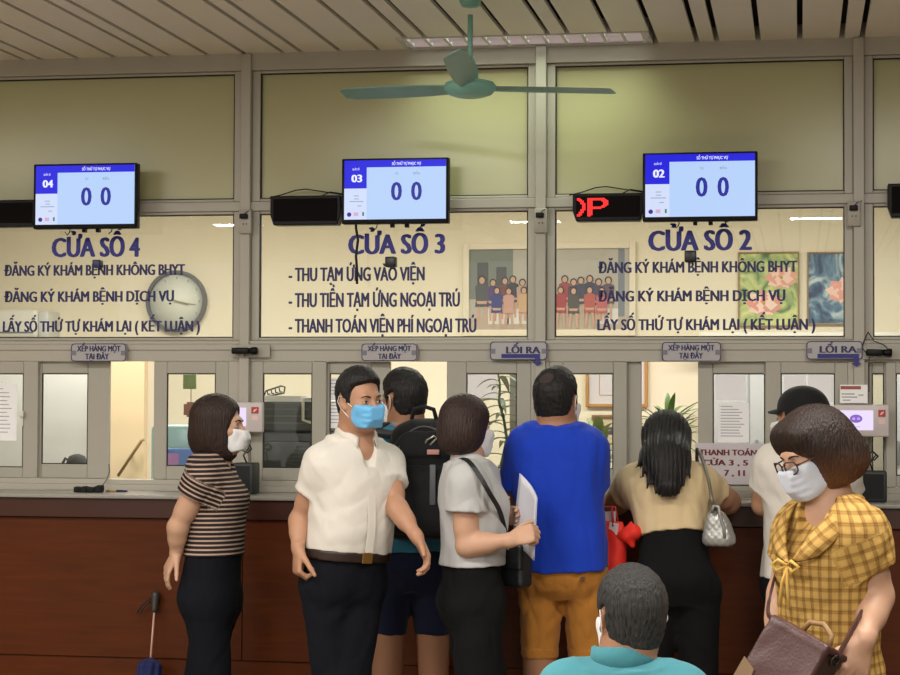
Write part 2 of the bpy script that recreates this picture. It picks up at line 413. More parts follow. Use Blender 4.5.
for ang in (34, 154, 274):
    a = R(ang); ca, sa = math.cos(a), math.sin(a)
    b = MB(); tp = lambda r, t, z: (fc.x + r * ca - t * sa, FY_ + r * sa + t * ca, fc.z + z + max(0, r - .07) * .05 + t * .22)
    st = [(.075, .022, .0), (.13, .03, .0), (.2, .038, .0), (.36, .042, .0), (.54, .038, .0), (.58, .02, .0)]
    vs = []
    for (r, w, z) in st:
        for (t, dz) in ((-w, -.006), (w, .006)):
            vs += [tp(r, t, dz), tp(r, t, dz + .004)]
    fs = []
    for i in range(len(st) - 1):
        q = i * 4; fs += [(q, q + 2, q + 6, q + 4), (q + 1, q + 5, q + 7, q + 3), (q, q + 4, q + 5, q + 1), (q + 2, q + 3, q + 7, q + 6)]
    q = (len(st) - 1) * 4; fs += [(0, 1, 3, 2), (q, q + 2, q + 3, q + 1)]
    b.add(vs, fs); b.build('blade', TEALD, Fn)

# ------------------------------------------------------------------ queue screens
SCR_BODY = emat('screen_pale_blue', (186, 214, 255), 0.95); SCR_WHITE = emat('screen_white', (214, 226, 255), 0.95)
SCR_BLUE = emat('screen_blue', (24, 22, 235), 0.85); SCR_TXT = emat('screen_text_blue', (44, 48, 190), 0.6); SCR_GREY = emat('screen_text_grey', (150, 172, 205), 0.75)
SCR_LIGHT = emat('screen_text_white', (235, 238, 255), 1.0); SCR_PURPLE = emat('screen_mark_purple', (96, 60, 180), 0.6); SCR_PINK = emat('screen_mark_pink', (235, 190, 225), 0.8); SCR_GREEN = emat('screen_mark_green', (70, 150, 110), 0.6)
def screen(px0, px1, py0, py1, num, label, cable=None):
    yb, yf = -0.10, -0.145
    A = at(px0, py1, yf); B_ = at(px1, py0, yf); C_ = at(px1, py1, yf)
    x0, x1 = A[0], B_[0]; z0, z1 = (A[2] + C_[2]) / 2, B_[2]
    z1 = z0 + (at((px0 + px1) / 2, py0, yf)[2] - at((px0 + px1) / 2, py1, yf)[2])
    w, h = x1 - x0, z1 - z0
    T = thing('queue_screen', label, 'screen', ((x0 + x1) / 2, yb, z0), 'queue number screens')
    b = MB(); b.rbox(x0, x1, yf, yb, z0, z1, 0.004, 2); b.rbox(x0 + .06, x1 - .06, yb, yb + .03, z0 + .03, z1 - .03, .01, 2); b.build('housing', BLACKP, T)
    bz = 0.011; sx0, sx1, sz0, sz1 = x0 + bz, x1 - bz * .9, z0 + bz * 1.6, z1 - bz * .7
    b = MB(); b.box(sx0, sx1, yf - .0012, yf + .001, sz0, sz1); D = b.build('display', SCR_BODY, T)
    W, H = sx1 - sx0, sz1 - sz0; U = lambda u: sx0 + u * W; Q = lambda v: sz1 - v * H
    y1 = yf - .0014
    b = MB(); b.box(sx0, sx1, y1 - .0006, y1, Q(.12), Q(0)); b.box(sx0, U(.222), y1 - .0006, y1, Q(.475), Q(.12)); b.build('header_bar', SCR_BLUE, D)
    b = MB(); b.box(sx0, U(.222), y1 - .0006, y1, Q(1), Q(.475)); b.build('side_column', SCR_WHITE, D)
    y2 = y1 - .0008
    tx = lambda s, u0, u1, vb, vt, bo: (s, U(u0), U(u1), Q(vb), Q(vt) - Q(vb), y2, bo, .0006)
    b = MB()
    for l in (tx(num, .07, .178, .37, .24, .05), tx('QUẦY SỐ', .08, .15, .165, .135, .02), tx('SỐ THỨ TỰ PHỤC VỤ', .47, .755, .088, .04, .03)):
        lettering('number_lettering', [l], SCR_LIGHT, D)
    for l in (tx('0', .462, .57, .685, .375, .035), tx('0', .66, .765, .685, .375, .035)):
        lettering('digit_lettering', [l], SCR_TXT, D)
    for l in (tx('TỪ', .50, .535, .25, .215, .02), tx('ĐẾN', .68, .745, .25, .215, .02)):
        lettering('small_lettering', [l], SCR_GREY, D)
    b = MB()
    for (u0, u1, v0) in ((.095, .145, .595), (.1, .145, .645), (.05, .19, .69), (.13, .17, .765)): b.box(U(u0), U(u1), y2 - .0004, y2, Q(v0 + .012), Q(v0))
    b.build('text_lines', SCR_GREY, D)
    b = MB(); b.lathe((U(.05), y2, Q(.915)), [(.009, 0), (.009, -.0005)], 20, 'y'); b.build('round_mark', SCR_PURPLE, D)
    b = MB(); b.box(U(.095), U(.14), y2 - .0004, y2, Q(.94), Q(.88)); b.build('pink_mark', SCR_PINK, D)
    b = MB(); b.box(U(.18), U(.197), y2 - .0004, y2, Q(.94), Q(.875)); b.build('green_mark', SCR_GREEN, D)
    xm = (x0 + x1) / 2
    b = MB(); b.box(xm - .07, xm + .07, -0.072, -0.004, z0 + .06, z0 + .075); b.box(xm - .08, xm + .08, -.004, .0, z0 + .02, z0 + .09)
    for s_ in (-.02, .04): b.box(xm + s_ - .008, xm + s_ + .008, yb, yb + .02, z0 - .012, z0 + .05)
    b.tube([(xm - .08, yb + .01, z0 + .02), (xm - .085, yb + .01, z0 - .01), (xm - .095, yb + .01, z0 - .022), (xm - .105, yb + .01, z0 - .008)], .0025, 6)
    b.tube([(xm + .1, yb + .01, z0 + .02), (xm + .098, yb + .01, z0 - .008), (xm + .085, yb + .01, z0 - .018)], .0025, 6)
    b.build('bracket', BLACKP, T)
    if cable:
        pts = [V(cable[0] + dx, py, -.085) for dx, py in ((0, 218), (0, 228), (2, 240), (0, 256), (1, 270), (1, 284))]
        b = MB(); b.tube(pts, .0055, 8); b.build('cable', RUBBER, T)
    return T
screen(33, 137, 163.5, 228.5, '04', 'black queue screen showing 04 over the first service window from the left')
screen(341.5, 448.5, 158, 223.5, '03', 'black queue screen showing 03 with a cable hanging below it', (356,))
screen(642.5, 757.5, 152, 221, '02', 'black queue screen showing 02 beside the red lit sign')
def led_box(px0, px1, py0, py1, label, lit=False, wire=True):
    yb, yf = -.03, -.094
    x0, x1 = at(px0, py1, yf)[0], at(px1, py1, yf)[0]; zc0, zc1 = at((px0 + px1) / 2, py1, yf)[2], at((px0 + px1) / 2, py0, yf)[2]
    T = thing('led_sign', label, 'LED sign', ((x0 + x1) / 2, yb, zc0), 'black scrolling signs')
    b = MB(); n = 10; m_ = .006
    poly = [(x0, zc1), (x1, zc1), (x1, zc0 + .04), (x1 - .014, zc0), (x0 + .014, zc0), (x0, zc0 + .04)]
    b.prism(poly, yf, yb); b.build('housing', BLACKP, T, bevel=.004)
    b = MB(); b.box(x0 + .014, x1 - .014, yf - .002, yf + .001, zc0 + .016, zc1 - .012); D = b.build('display', mat('dark_red_acrylic', (10, 5, 6), .6, spec=.08), T)
    if lit:
        H = zc1 - zc0 - .028; cell = H / 17; y2 = yf - .0035
        RED = emat('red_led', (255, 42, 40), 1.6)
        b = MB()
        rows = ['....................', '##....##########....', '###...###########...', '.###..###.....####..', '..##..###......###..', '..###.###......###..', '...##.###......###..', '...##.###.....###...', '...##.##########....', '...##.########......', '..###.###...........', '..##..###...........', '.###..###...........', '.##...###...........', '###...###...........', '##....##............', '....................']
        for r_, row in enumerate(rows):
            for c_, ch in enumerate(row):
                if ch == '#':
                    xx = x0 + .018 + c_ * cell * 1.42; zz = zc1 - .014 - (r_ + 1) * cell
                    b.box(xx, xx + cell * 1.25, y2, y2 + .001, zz, zz + cell * .86)
        b.build('lit_lettering', RED, D)
    b = MB()
    for s_ in (.15, .85):
        xx = x0 + (x1 - x0) * s_; b.box(xx - .01, xx + .01, yb - .005, -.0005, zc1 - .05, zc1 - .03)
    b.build('bracket', BLACKP, T)
    if wire:
        b = MB(); z = zc1; w = x1 - x0
        b.tube([(x0 - .02, yb, z - .0), (x0 + .1 * w, yb + .01, z + .012), (x0 + .3 * w, yb + .01, z + .03), (x0 + .45 * w, yb + .01, z + .034), (x0 + .7 * w, yb + .01, z + .022), (x1 + .01, yb + .005, z + .006)], .0028, 6)
        b.tube([(x0 + .65 * w, yb, z), (x0 + .8 * w, yb, z + .02), (x1 - .01, yb, z + .012)], .0025, 6)
        b.build('cable', RUBBER, T)
    return T
led_box(-42, 35.5, 200, 227, 'unlit black sign box at the left edge beside the 04 screen', False, False)
led_box(270, 340.5, 195.5, 225, 'unlit black sign box beside the screen showing 03')
led_box(572.5, 643.5, 193, 221, 'black sign box with red lit letters beside the screen showing 02', True)
led_box(888, 960, 183, 217, 'unlit black sign box cut off by the right edge', False, False)

# ------------------------------------------------------------------ plates over the service windows
PLATE = mat('grey_acrylic_plate', (172, 168, 170), 0.3)
PLN = mat('plate_navy', (34, 30, 84), 0.5)
def ring_mesh(x0, x1, z0, z1, y, r, t):
    def outline(x0, x1, z0, z1, r):
        o = []
        for (cx, cz, a0) in ((x1 - r, z1 - r, 0), (x0 + r, z1 - r, 90), (x0 + r, z0 + r, 180), (x1 - r, z0 + r, 270)):
            for k in range(5): a = R(a0 + 22.5 * k); o.append((cx + r * math.cos(a), cz + r * math.sin(a)))
        return o
    o = outline(x0, x1, z0, z1, r); i_ = outline(x0 + t, x1 - t, z0 + t, z1 - t, r - t * .7); n = len(o)
    vs = [(x, y, z) for x, z in o] + [(x, y, z) for x, z in i_] + [(x, y + .001, z) for x, z in o] + [(x, y + .001, z) for x, z in i_]
    fs = []
    for k in range(n):
        j = (k + 1) % n; fs += [(k, j, n + j, n + k), (2 * n + k, 3 * n + k, 3 * n + j, 2 * n + j), (k, 2 * n + k, 2 * n + j, j), (n + k, n + j, 3 * n + j, 3 * n + k)]
    return o, vs, fs
def plate(px0, px1, py0, py1, lines, label, group, arrow=None):
    yf = -.032; yk = -.0225 if arrow else -.0125
    x0, x1 = at(px0, py1, yf)[0], at(px1, py1, yf)[0]; pm = (px0 + px1) / 2; z0, z1 = at(pm, py1, yf)[2], at(pm, py0, yf)[2]
    T = thing('hanging_plate', label, 'sign', ((x0 + x1) / 2, yk, z0), group)
    o, vs, fs = ring_mesh(x0, x1, z0, z1, yf - .0012, .014, .0035)
    b = MB(); b.prism(o, yf, yk); b.build('plate', PLATE, T)
    b = MB(); b.add(vs, fs); b.build('border', PLN, T)
    b = MB()
    for (t, a, c, pb, pc) in lines: lettering('plate_lettering', [pixtext(t, a, c, pb, pc, yf - .0012, .05)], PLN, T)
    b = MB()
    for xx in (x0 + .012, x1 - .012): b.box(xx - .01, xx + .01, yf - .002, yf, (z0 + z1) / 2 - .012, (z0 + z1) / 2 + .008)
    b.build('tape', mat('dull_tape', (120, 118, 130), .5), T)
    if arrow:
        P = lambda px, py: (float(at(px, py, yf)[0]), float(at(px, py, yf)[2]))
        xa0, xa1, ya0, ya1, xs, yt = arrow
        poly = [P(xa0, ya0), P(xa0, ya1), P(xs, ya1), P(xs, yt - 4), P(xs - 2.5, yt - 4), P((xs + xa1) / 2, yt), P(xa1 + 2.5, yt - 4), P(xa1, yt - 4), P(xa1, ya0)]
        b = MB(); b.prism(poly, yf - .004, yf - .0015); b.build('arrow', mat('arrow_blue', (26, 22, 118), .45), T)
    return T
plate(71, 126, 343.5, 361.5, [('XẾP HÀNG MỘT', 77, 120.5, 351.5, 345.8), ('TẠI ĐÂY', 85, 109, 359.5, 353.6)], 'small grey queue plate under the window headed cửa số 4', 'plates telling people to queue')
plate(361.5, 417, 343.5, 361, [('XẾP HÀNG MỘT', 367.5, 411, 351.2, 345.8), ('TẠI ĐÂY', 378, 401, 359, 353.6)], 'small grey queue plate under the window headed cửa số 3', 'plates telling people to queue')
plate(662, 721, 342, 361.5, [('XẾP HÀNG MỘT', 668, 714.5, 350.6, 345), ('TẠI ĐÂY', 679, 703, 358.6, 352.8)], 'small grey queue plate under the window headed cửa số 2', 'plates telling people to queue')
plate(490, 547, 341.5, 360, [('LỐI RA', 506, 540.5, 353.5, 346.6)], 'grey exit plate with a blue arrow above the man in the blue shirt', 'exit arrow plates', (501.5, 540, 354, 358, 535, 366))
plate(806.5, 862.5, 341, 359.5, [('LỐI RA', 819.5, 857, 352.8, 346), ], 'grey exit plate with a blue arrow above the person in a black cap', 'exit arrow plates', (817.5, 859, 353.8, 358, 853.5, 367))

# ------------------------------------------------------------------ small things on the frame
def socket(px, py, label):
    c = V(px, py, -.03); T = thing('socket_box', label, 'socket', (c.x, -.022, c.z), 'socket boxes on the posts')
    b = MB(); b.rbox(c.x - .026, c.x + .026, -.040, -.0225, c.z - .048, c.z + .05, .003, 2)
    b.build('box', ALU2, T)
    b = MB(); b.rbox(c.x - .018, c.x + .014, -.062, -.0405, c.z + .012, c.z + .032, .003, 2); b.build('plug', BLACKP, T)
    b = MB()
    for dx in (-.007, .007): b.box(c.x + dx - .002, c.x + dx + .002, -.0412, -.039, c.z - .012, c.z - .006)
    b.build('hole', RUBBER, T)
    b = MB(); b.tube([(c.x, -.05, c.z + .03), (c.x + .01, -.045, c.z + .042), (c.x + .03, -.03, c.z + .052)], .0018, 6); b.build('cable', RUBBER, T)
socket(245.5, 222, 'white socket box on the post left of the window headed cửa số 3')
socket(541, 221, 'white socket box on the post left of the window headed cửa số 2')
socket(854, 214, 'white socket box on the post right of the window headed cửa số 2')
def small_camera(px0, px1, py, label, wires):
    a, c = V(px0, py, -.055), V(px1, py, -.055)
    T = thing('small_camera', label, 'camera', ((a.x + c.x) / 2, -.03, a.z), 'small cameras on the posts')
    b = MB(); L_ = c.x - a.x
    b.rbox(a.x, a.x + L_ * .66, -.075, -.04, a.z - .013, a.z + .013, .005, 2); b.build('body', BLACKP, T)
    b = MB(); b.lathe((a.x + L_ * .66, -.058, a.z), [(.011, 0), (.013, .004), (.016, .016), (.0165, .03), (.012, .034)], 20, 'x'); b.build('lens_barrel', BLACKP, T)
    b = MB(); b.box(a.x - .012, a.x + L_ + .04, -.026, -.0225, a.z - .026, a.z + .026); b.box(a.x + .03, a.x + .045, -.05, -.026, a.z - .02, a.z - .006); b.build('bracket', ALU2, T)
    if wires:
        b = MB()
        m = V(868, 332, -.04); b.tube([m, V(864, 341, -.05), V(862, 348, -.055), a + Vector((0, .0, 0))], .0022, 6); b.tube([m, V(874, 341, -.05), V(884, 345, -.055), V(889, 350, -.055)], .0022, 6)
        b.tube([V(869, 357, -.03), V(869, 392, -.03)], .0018, 6)
        b.build('cable', RUBBER, T)
small_camera(232.5, 258.5, 350.8, 'small black camera on the post left of the window headed 3', False)
small_camera(866, 892, 352.5, 'small black camera with loose wires beside the right-hand exit plate', True)
def glass_box(px, py, s, label, col):
    c = V(px, py, 0); h = s / 2
    T = MB().rbox(c.x - h, c.x + h, -.02, .0265, c.z - h, c.z + h, .004, 2).build('sensor_box', mat('sensor_' + str(col[0]), col, .35))
    rebase(T, (c.x, .0265, c.z - h)); tag(T, label, 'small box', 'small boxes stuck on the glass')
glass_box(391, 262, .043, 'small black box stuck on the glass under the screen showing 03', (20, 20, 24))
glass_box(690.5, 256.5, .046, 'small black box stuck on the glass under the screen showing 02', (21, 21, 25))
glass_box(97.5, 264, .034, 'small dark blue box stuck on the glass under the screen showing 04', (40, 52, 92))

def tablet(px0, px1, py0, py1, label, full):
    yf = -.085
    x0, x1 = at(px0, py1, yf)[0], at(px1, py1, yf)[0]; z0, z1 = at(px0, py1, yf)[2], at(px0, py0, yf)[2]
    T = thing('rating_tablet', label, 'tablet', ((x0 + x1) / 2, -.02, z0), 'rating tablets on the posts')
    b = MB(); b.rbox(x0, x1, yf, yf + .03, z0, z1, .006, 3); b.build('housing', mat('tablet_grey_white', (200, 190, 190), .35), T)
    w, h = x1 - x0, z1 - z0
    b = MB(); b.box(x0 + .09 * w, x0 + .71 * w, yf - .001, yf + .001, z0 + .2 * h, z0 + .82 * h); D = b.build('display', emat('tablet_screen', (238, 222, 255), 1.0), T)
    cx, cz = x0 + .4 * w, z0 + .56 * h
    b = MB(); n = 24
    b.add([(cx, yf - .0018, cz)] + [(cx + .024 * math.cos(2 * math.pi * k / n), yf - .0018, cz + .016 * math.sin(2 * math.pi * k / n)) for k in range(n)], [(0, 1 + k, 1 + (k + 1) % n) for k in range(n)])
    b.build('screen_emblem', emat('tablet_emblem', (150, 110, 215), .8), D)
    b = MB(); b.add([(cx + dx * .009 + .006 * math.cos(2 * math.pi * k / 12), yf - .0024, cz + .005 * math.sin(2 * math.pi * k / 12)) for dx in (-1, 1) for k in range(12)], [tuple(range(12)), tuple(range(12, 24))])
    b.box(cx - .016, cx + .016, yf - .0022, yf - .0012, cz - .033, cz - .03)
    b.build('screen_marks', emat('tablet_marks', (205, 180, 245), .9), D)
    b = MB(); b.box(x0 + .8 * w, x0 + .93 * w, yf - .001, yf + .001, z0 + .62 * h, z0 + .84 * h); b.build('red_sticker', mat('red_sticker', (176, 52, 48), .5), T)
    b = MB(); b.prism([(x0 + .83 * w, z0 + .68 * h), (x0 + .86 * w, z0 + .68 * h), (x0 + .90 * w, z0 + .76 * h), (x0 + .90 * w, z0 + .79 * h), (x0 + .85 * w, z0 + .76 * h)], yf - .002, yf - .001); b.box(x0 + .81 * w, x0 + .92 * w, yf - .001, yf + .001, z0 + .4 * h, z0 + .56 * h); b.build('sticker_mark', mat('sticker_pale', (226, 196, 190), .5), T)
    b = MB(); b.box(x0 + .3 * w, x0 + .7 * w, yf + .03, -.0225, z0 + .3 * h, z0 + .7 * h); b.build('bracket', BLACKP, T)
    return T
tablet(206, 262.5, 402, 432, 'white rating tablet with a red sticker behind the head of the woman in stripes', False)
tablet(834, 889.5, 404.5, 436.5, 'white rating tablet with a purple emblem on its lit screen', True)
b = MB(); c = V(853, 394, -.03); b.box(c.x - .05, c.x + .055, -.0445, -.0415, c.z - .036, c.z + .036)
T = thing('paper_notice', 'small notice with a red strip stuck above the right-hand rating tablet', 'notice', (c.x, -.0225, c.z - .036))
b.box(c.x - .05, c.x + .055, -.0415, -.0225, c.z - .036, c.z + .03); b.build('sheet', PAPER, T)
b = MB(); b.box(c.x - .048, c.x + .03, -.0452, -.0446, c.z + .018, c.z + .031); b.build('red_strip', mat('faded_red', (160, 86, 78), .6), T)
b = MB()
for (dx, dz, w) in ((-.044, .0, .05), (-.044, -.012, .06), (.02, -.004, .02), (-.04, -.024, .03)): b.box(c.x + dx, c.x + dx + w, -.0452, -.0446, c.z + dz - .002, c.z + dz + .002)
b.build('lettering', INK, T)
def speaker_box(px0, px1, py0, py1, y0, label):
    x0, x1 = at(px0, py1, y0)[0], at(px1, py1, y0)[0]; z1 = at(px0, py0, y0)[2]
    T = thing('speaker_box', label, 'speaker', ((x0 + x1) / 2, y0 + .06, 1.2305), 'black boxes on the counter')
    b = MB(); b.rbox(x0, x1, y0, y0 + .11, 1.231, z1, .006, 2); b.build('cabinet', mat('charcoal_plastic', (44, 48, 50), .55), T)
    b = MB(); b.box(x0 + .012, x1 - .012, y0 - .002, y0 + .001, 1.245, z1 - .012); b.build('grille', mat('dark_mesh', (30, 33, 36), .8, bump=.4, bscale=400), T)
    b = MB(); xm = (x0 + x1) / 2
    b.tube([(xm, y0 + .06, z1), (xm - .01, y0 + .05, z1 + .03), (xm + .012, y0 + .05, z1 + .06), (xm - .002, y0 + .06, z1 + .075), (xm - .02, y0 + .06, z1 + .05), (xm + .006, y0 + .05, z1 + .04), (xm + .02, y0 + .06, z1 + .055), (xm + .004, y0 + .09, z1 + .07)], .0035, 6); b.build('cable', RUBBER, T)
speaker_box(232, 252.5, 463, 490, -.21, 'small dark box on the counter beside the woman in stripes')
speaker_box(859.5, 887, 471, 503, -.22, 'black speaker box with a knotted cable on the counter at the right')
# things lying on the counter on the left
c = V(89, 486, -.2)
b = MB(); random.seed(4)
for k in range(7):
    x = c.x - .055 + .016 * k; b.rbox(x, x + .022, -.235 + .01 * (k % 2), -.19, 1.2312, 1.252 + .01 * random.random(), .006, 2)
o = rebase(b.build('glove', mat('black_cloth', (24, 24, 26), .9)), (c.x, -.21, 1.231)); tag(o, 'crumpled black glove lying on the counter below the second sliding pane', 'glove')
b = MB(); a, d = V(106, 488, -.16), V(124, 488.5, -.16); b.tube([(a.x, -.16, 1.236), (d.x - .03, -.165, 1.236)], .0045, 8); T = thing('pen', 'blue and yellow pen lying on the counter beside the black glove', 'pen', (a.x, -.16, 1.2315)); b.build('barrel', mat('ochre_plastic', (176, 140, 80), .4), T)
b = MB(); b.tube([(d.x - .03, -.165, 1.236), (d.x + .01, -.168, 1.236), (d.x + .018, -.168, 1.236)], [.0048, .0046, .002], 8); b.build('cap', mat('navy_plastic', (30, 34, 80), .4), T)
b = MB(); b.tube([V(109, 464, -.005), V(109.5, 472, -.01), V(107, 479, -.02), V(103, 485, -.05), Vector((V(98, 487, -.15).x, -.15, 1.233))], .0022, 6)
o = rebase(b.build('cord', mat('grey_cord', (90, 86, 80), .6)), V(109, 464, -.005)); tag(o, 'thin grey cord hanging from the open sliding pane onto the counter', 'cord')
# paper sheets and notice stuck on the panes
def sheet(name, px0, px1, py0, py1, y, label, group, nlines=9, title=True, text=None, col=PAPER):
    x0, x1 = at(px0, py1, y)[0], at(px1, py1, y)[0]; z0, z1 = at(px0, py1, y)[2], at(px0, py0, y)[2]
    T = thing(name, label, 'notice', ((x0 + x1) / 2, y, z0), group)
    b = MB(); b.box(x0, x1, y - .0012, y, z0, z1); b.build('sheet', col, T)
    b = MB(); random.seed(int(px0 * 7 + py0)); w, h = x1 - x0, z1 - z0
    if text is None:
        for k in range(nlines):
            zz = z1 - h * (.1 + .82 * k / max(1, nlines)); ww = w * (.76 if k else .5) * random.uniform(.75, 1)
            b.box(x0 + w * .1, x0 + w * .1 + ww, y - .0017, y - .0013, zz - .0014, zz + .0014)
        b.build('printed_lines', INK, T)
    else:
        for l in text:
            lettering('lettering', [pixtext(*l[:5], y - .0018, l[5])], mat('dark_red_ink', (110, 40, 44), .7), T)
    return T
yg0, yg1 = .0112, .0392
sheet('pasted_sheet', -14, 16.5, 383, 440.5, yg0, 'white printed sheet stuck on the leftmost sliding pane', 'printed sheets on the panes', 12)
sheet('pasted_sheet', 328.5, 346, 378, 399, yg1, 'upper white printed sheet behind the man in white', 'printed sheets on the panes', 5)
sheet('pasted_sheet', 328.5, 346, 403, 428, yg1, 'lower white printed sheet behind the man in white', 'printed sheets on the panes', 6)
sheet('pasted_sheet', 715, 745.5, 375, 400, yg1, 'blank white sheet at the top of the pane above the payment notice', 'printed sheets on the panes', 0)
sheet('pasted_sheet', 717.5, 749, 402.5, 442, yg1, 'printed white sheet right above the payment notice', 'printed sheets on the panes', 11)
sheet('pasted_sheet', 784, 806, 375, 401, yg0, 'left white sheet on the pane behind the black cap', 'printed sheets on the panes', 0)
sheet('pasted_sheet', 808, 834, 375, 401, yg0, 'right white sheet on the pane behind the black cap', 'printed sheets on the panes', 0)
sheet('payment_notice', 695, 770, 443, 484, -.003, 'white payment notice lettered in dark red beside the woman in beige', None, 0, text=[('THANH TOÁN', 699, 757, 455.5, 449.6, .05), ('CỬA 3 , 5 ,', 702, 754, 465.5, 459.8, .05), ('7 , 11', 724, 745, 476, 470, .05)], col=mat('pinkish_paper', (206, 198, 204), .8))
# ------------------------------------------------------------------ the office behind the glass
YW = 2.80
def wall_frame(name, px0, px1, py0, py1, y, bw, fm, label, cat, pm, group=None, depth=.03):
    x0, x1 = at(px0, py1, y)[0], at(px1, py1, y)[0]; z0, z1 = at((px0 + px1) / 2, py1, y)[2], at((px0 + px1) / 2, py0, y)[2]
    T = thing(name, label, cat, ((x0 + x1) / 2, y, z0), group)
    b = MB()
    b.box(x0, x0 + bw, y - depth, y, z0, z1); b.box(x1 - bw, x1, y - depth, y, z0, z1); b.box(x0 + bw, x1 - bw, y - depth, y, z0, z0 + bw); b.box(x0 + bw, x1 - bw, y - depth, y, z1 - bw, z1)
    b.build('frame', fm, T, bevel=.003)
    b = MB(); b.box(x0 + bw - .002, x1 - bw + .002, y - depth * .5, y - .002, z0 + bw - .002, z1 - bw + .002); b.build('picture', pm, T)
    return T, x0 + bw, x1 - bw, z0 + bw, z1 - bw, y - depth * .5
# wall clock
c = V(177.7, 301.5, YW); rc = 31.5 / F_PX * (YW + 8) * 1.02
T = thing('wall_clock', 'round wall clock with a grey rim and pale face behind the window headed 4', 'clock', (c.x, YW, c.z - rc))
b = MB(); n = 64
def annulus(b, cx, cz, r0, r1, y0, y1, n=64):
    vs = []
    for k in range(n):
        a = 2 * math.pi * k / n; ca, sa = math.cos(a), math.sin(a)
        vs += [(cx + r0 * ca, y0, cz + r0 * sa), (cx + r1 * ca, y0, cz + r1 * sa), (cx + r1 * ca, y1, cz + r1 * sa), (cx + r0 * ca, y1, cz + r0 * sa)]
    fs = []
    for k in range(n):
        q, p = k * 4, (k + 1) % n * 4
        for i in range(4): fs.append((q + i, p + i, p + (i + 1) % 4, q + (i + 1) % 4))
    b.add(vs, fs)
annulus(b, c.x, c.z, rc - .016, rc, YW - .045, YW); b.build('rim', mat('clock_rim_grey', (92, 90, 96), .35), T)
b = MB(); b.lathe((c.x, YW - .006, c.z), [(rc - .015, 0), (rc - .015, -.012)], 48, 'y'); b.build('dial', mat('clock_face', (222, 224, 214), .5), T)
b = MB()
for k in range(12):
    a = R(30 * k); r = rc - .042; x, z = c.x + r * math.sin(a), c.z + r * math.cos(a); b.box(x - .005, x + .005, YW - .0195, YW - .0185, z - .007, z + .007)
b.build('hour_marks', mat('clock_marks', (176, 172, 156), .6), T)
for (ang, ln, wd) in ((100, .115, .004), (106, .075, .006)):
    a = R(ang); d = Vector((math.sin(a), 0, math.cos(a))); s_ = Vector((d.z, 0, -d.x)) * wd
    p0 = Vector((c.x, YW - .022 - wd, c.z)) - d * .02; p1 = p0 + d * (ln + .02)
    b = MB(); b.add([p0 + s_, p0 - s_, p1 - s_ * .4, p1 + s_ * .4] + [v + Vector((0, .001, 0)) for v in (p0 + s_, p0 - s_, p1 - s_ * .4, p1 + s_ * .4)], [(0, 1, 2, 3), (7, 6, 5, 4), (0, 4, 5, 1), (1, 5, 6, 2), (2, 6, 7, 3), (3, 7, 4, 0)])
    b.build('hand', mat('clock_hand', (150, 140, 110), .4), T)

# group photograph in a cream frame: plain generic figures in two rows
T, x0, x1, z0, z1, yp = wall_frame('group_photograph', 463.5, 636, 243, 336, YW, .034, mat('cream_frame', (226, 214, 192), .45), 'large framed group photograph of a dozen staff hanging behind the glass', 'picture', mat('photo_backdrop', (176, 170, 160), .5))
W, H = x1 - x0, z1 - z0; U = lambda u: x0 + u * W; Q = lambda v: z1 - v * H
b = MB(); b.box(U(0), U(.275), yp - .0012, yp - .0004, Q(.62), Q(0)); b.build('dark_panel', mat('photo_grey_green', (116, 122, 116), .5), T)
b = MB(); b.box(U(.05), U(.12), yp - .002, yp - .0013, Q(.5), Q(.16)); b.box(U(.17), U(.235), yp - .002, yp - .0013, Q(.46), Q(.22)); b.build('doorway', mat('photo_dark', (72, 72, 74), .5), T)
b = MB(); b.box(U(.93), U(.97), yp - .0012, yp - .0004, Q(.85), Q(0)); b.build('curtain', mat('photo_slate', (120, 124, 134), .5), T)
b = MB(); b.box(U(0), U(1), yp - .0016, yp - .0006, Q(1), Q(.84)); b.build('ground', mat('photo_floor', (178, 162, 146), .5), T)
b = MB()
for u in (.12, .24, .38, .80): b.box(U(u), U(u + .13), yp - .0026, yp - .0018, Q(.93), Q(.74))
b.build('white_box', mat('photo_white', (214, 210, 204), .5), T)
SK = mat('photo_skin', (196, 156, 134), .6); HR = mat('photo_hair', (50, 42, 42), .6)
cols = [(78, 80, 84), (84, 60, 112), (112, 66, 70), (58, 56, 66), (182, 150, 140), (150, 120, 110), (152, 60, 70), (74, 66, 70), (60, 62, 84), (60, 58, 84), (70, 62, 90), (96, 76, 90)]
random.seed(2)
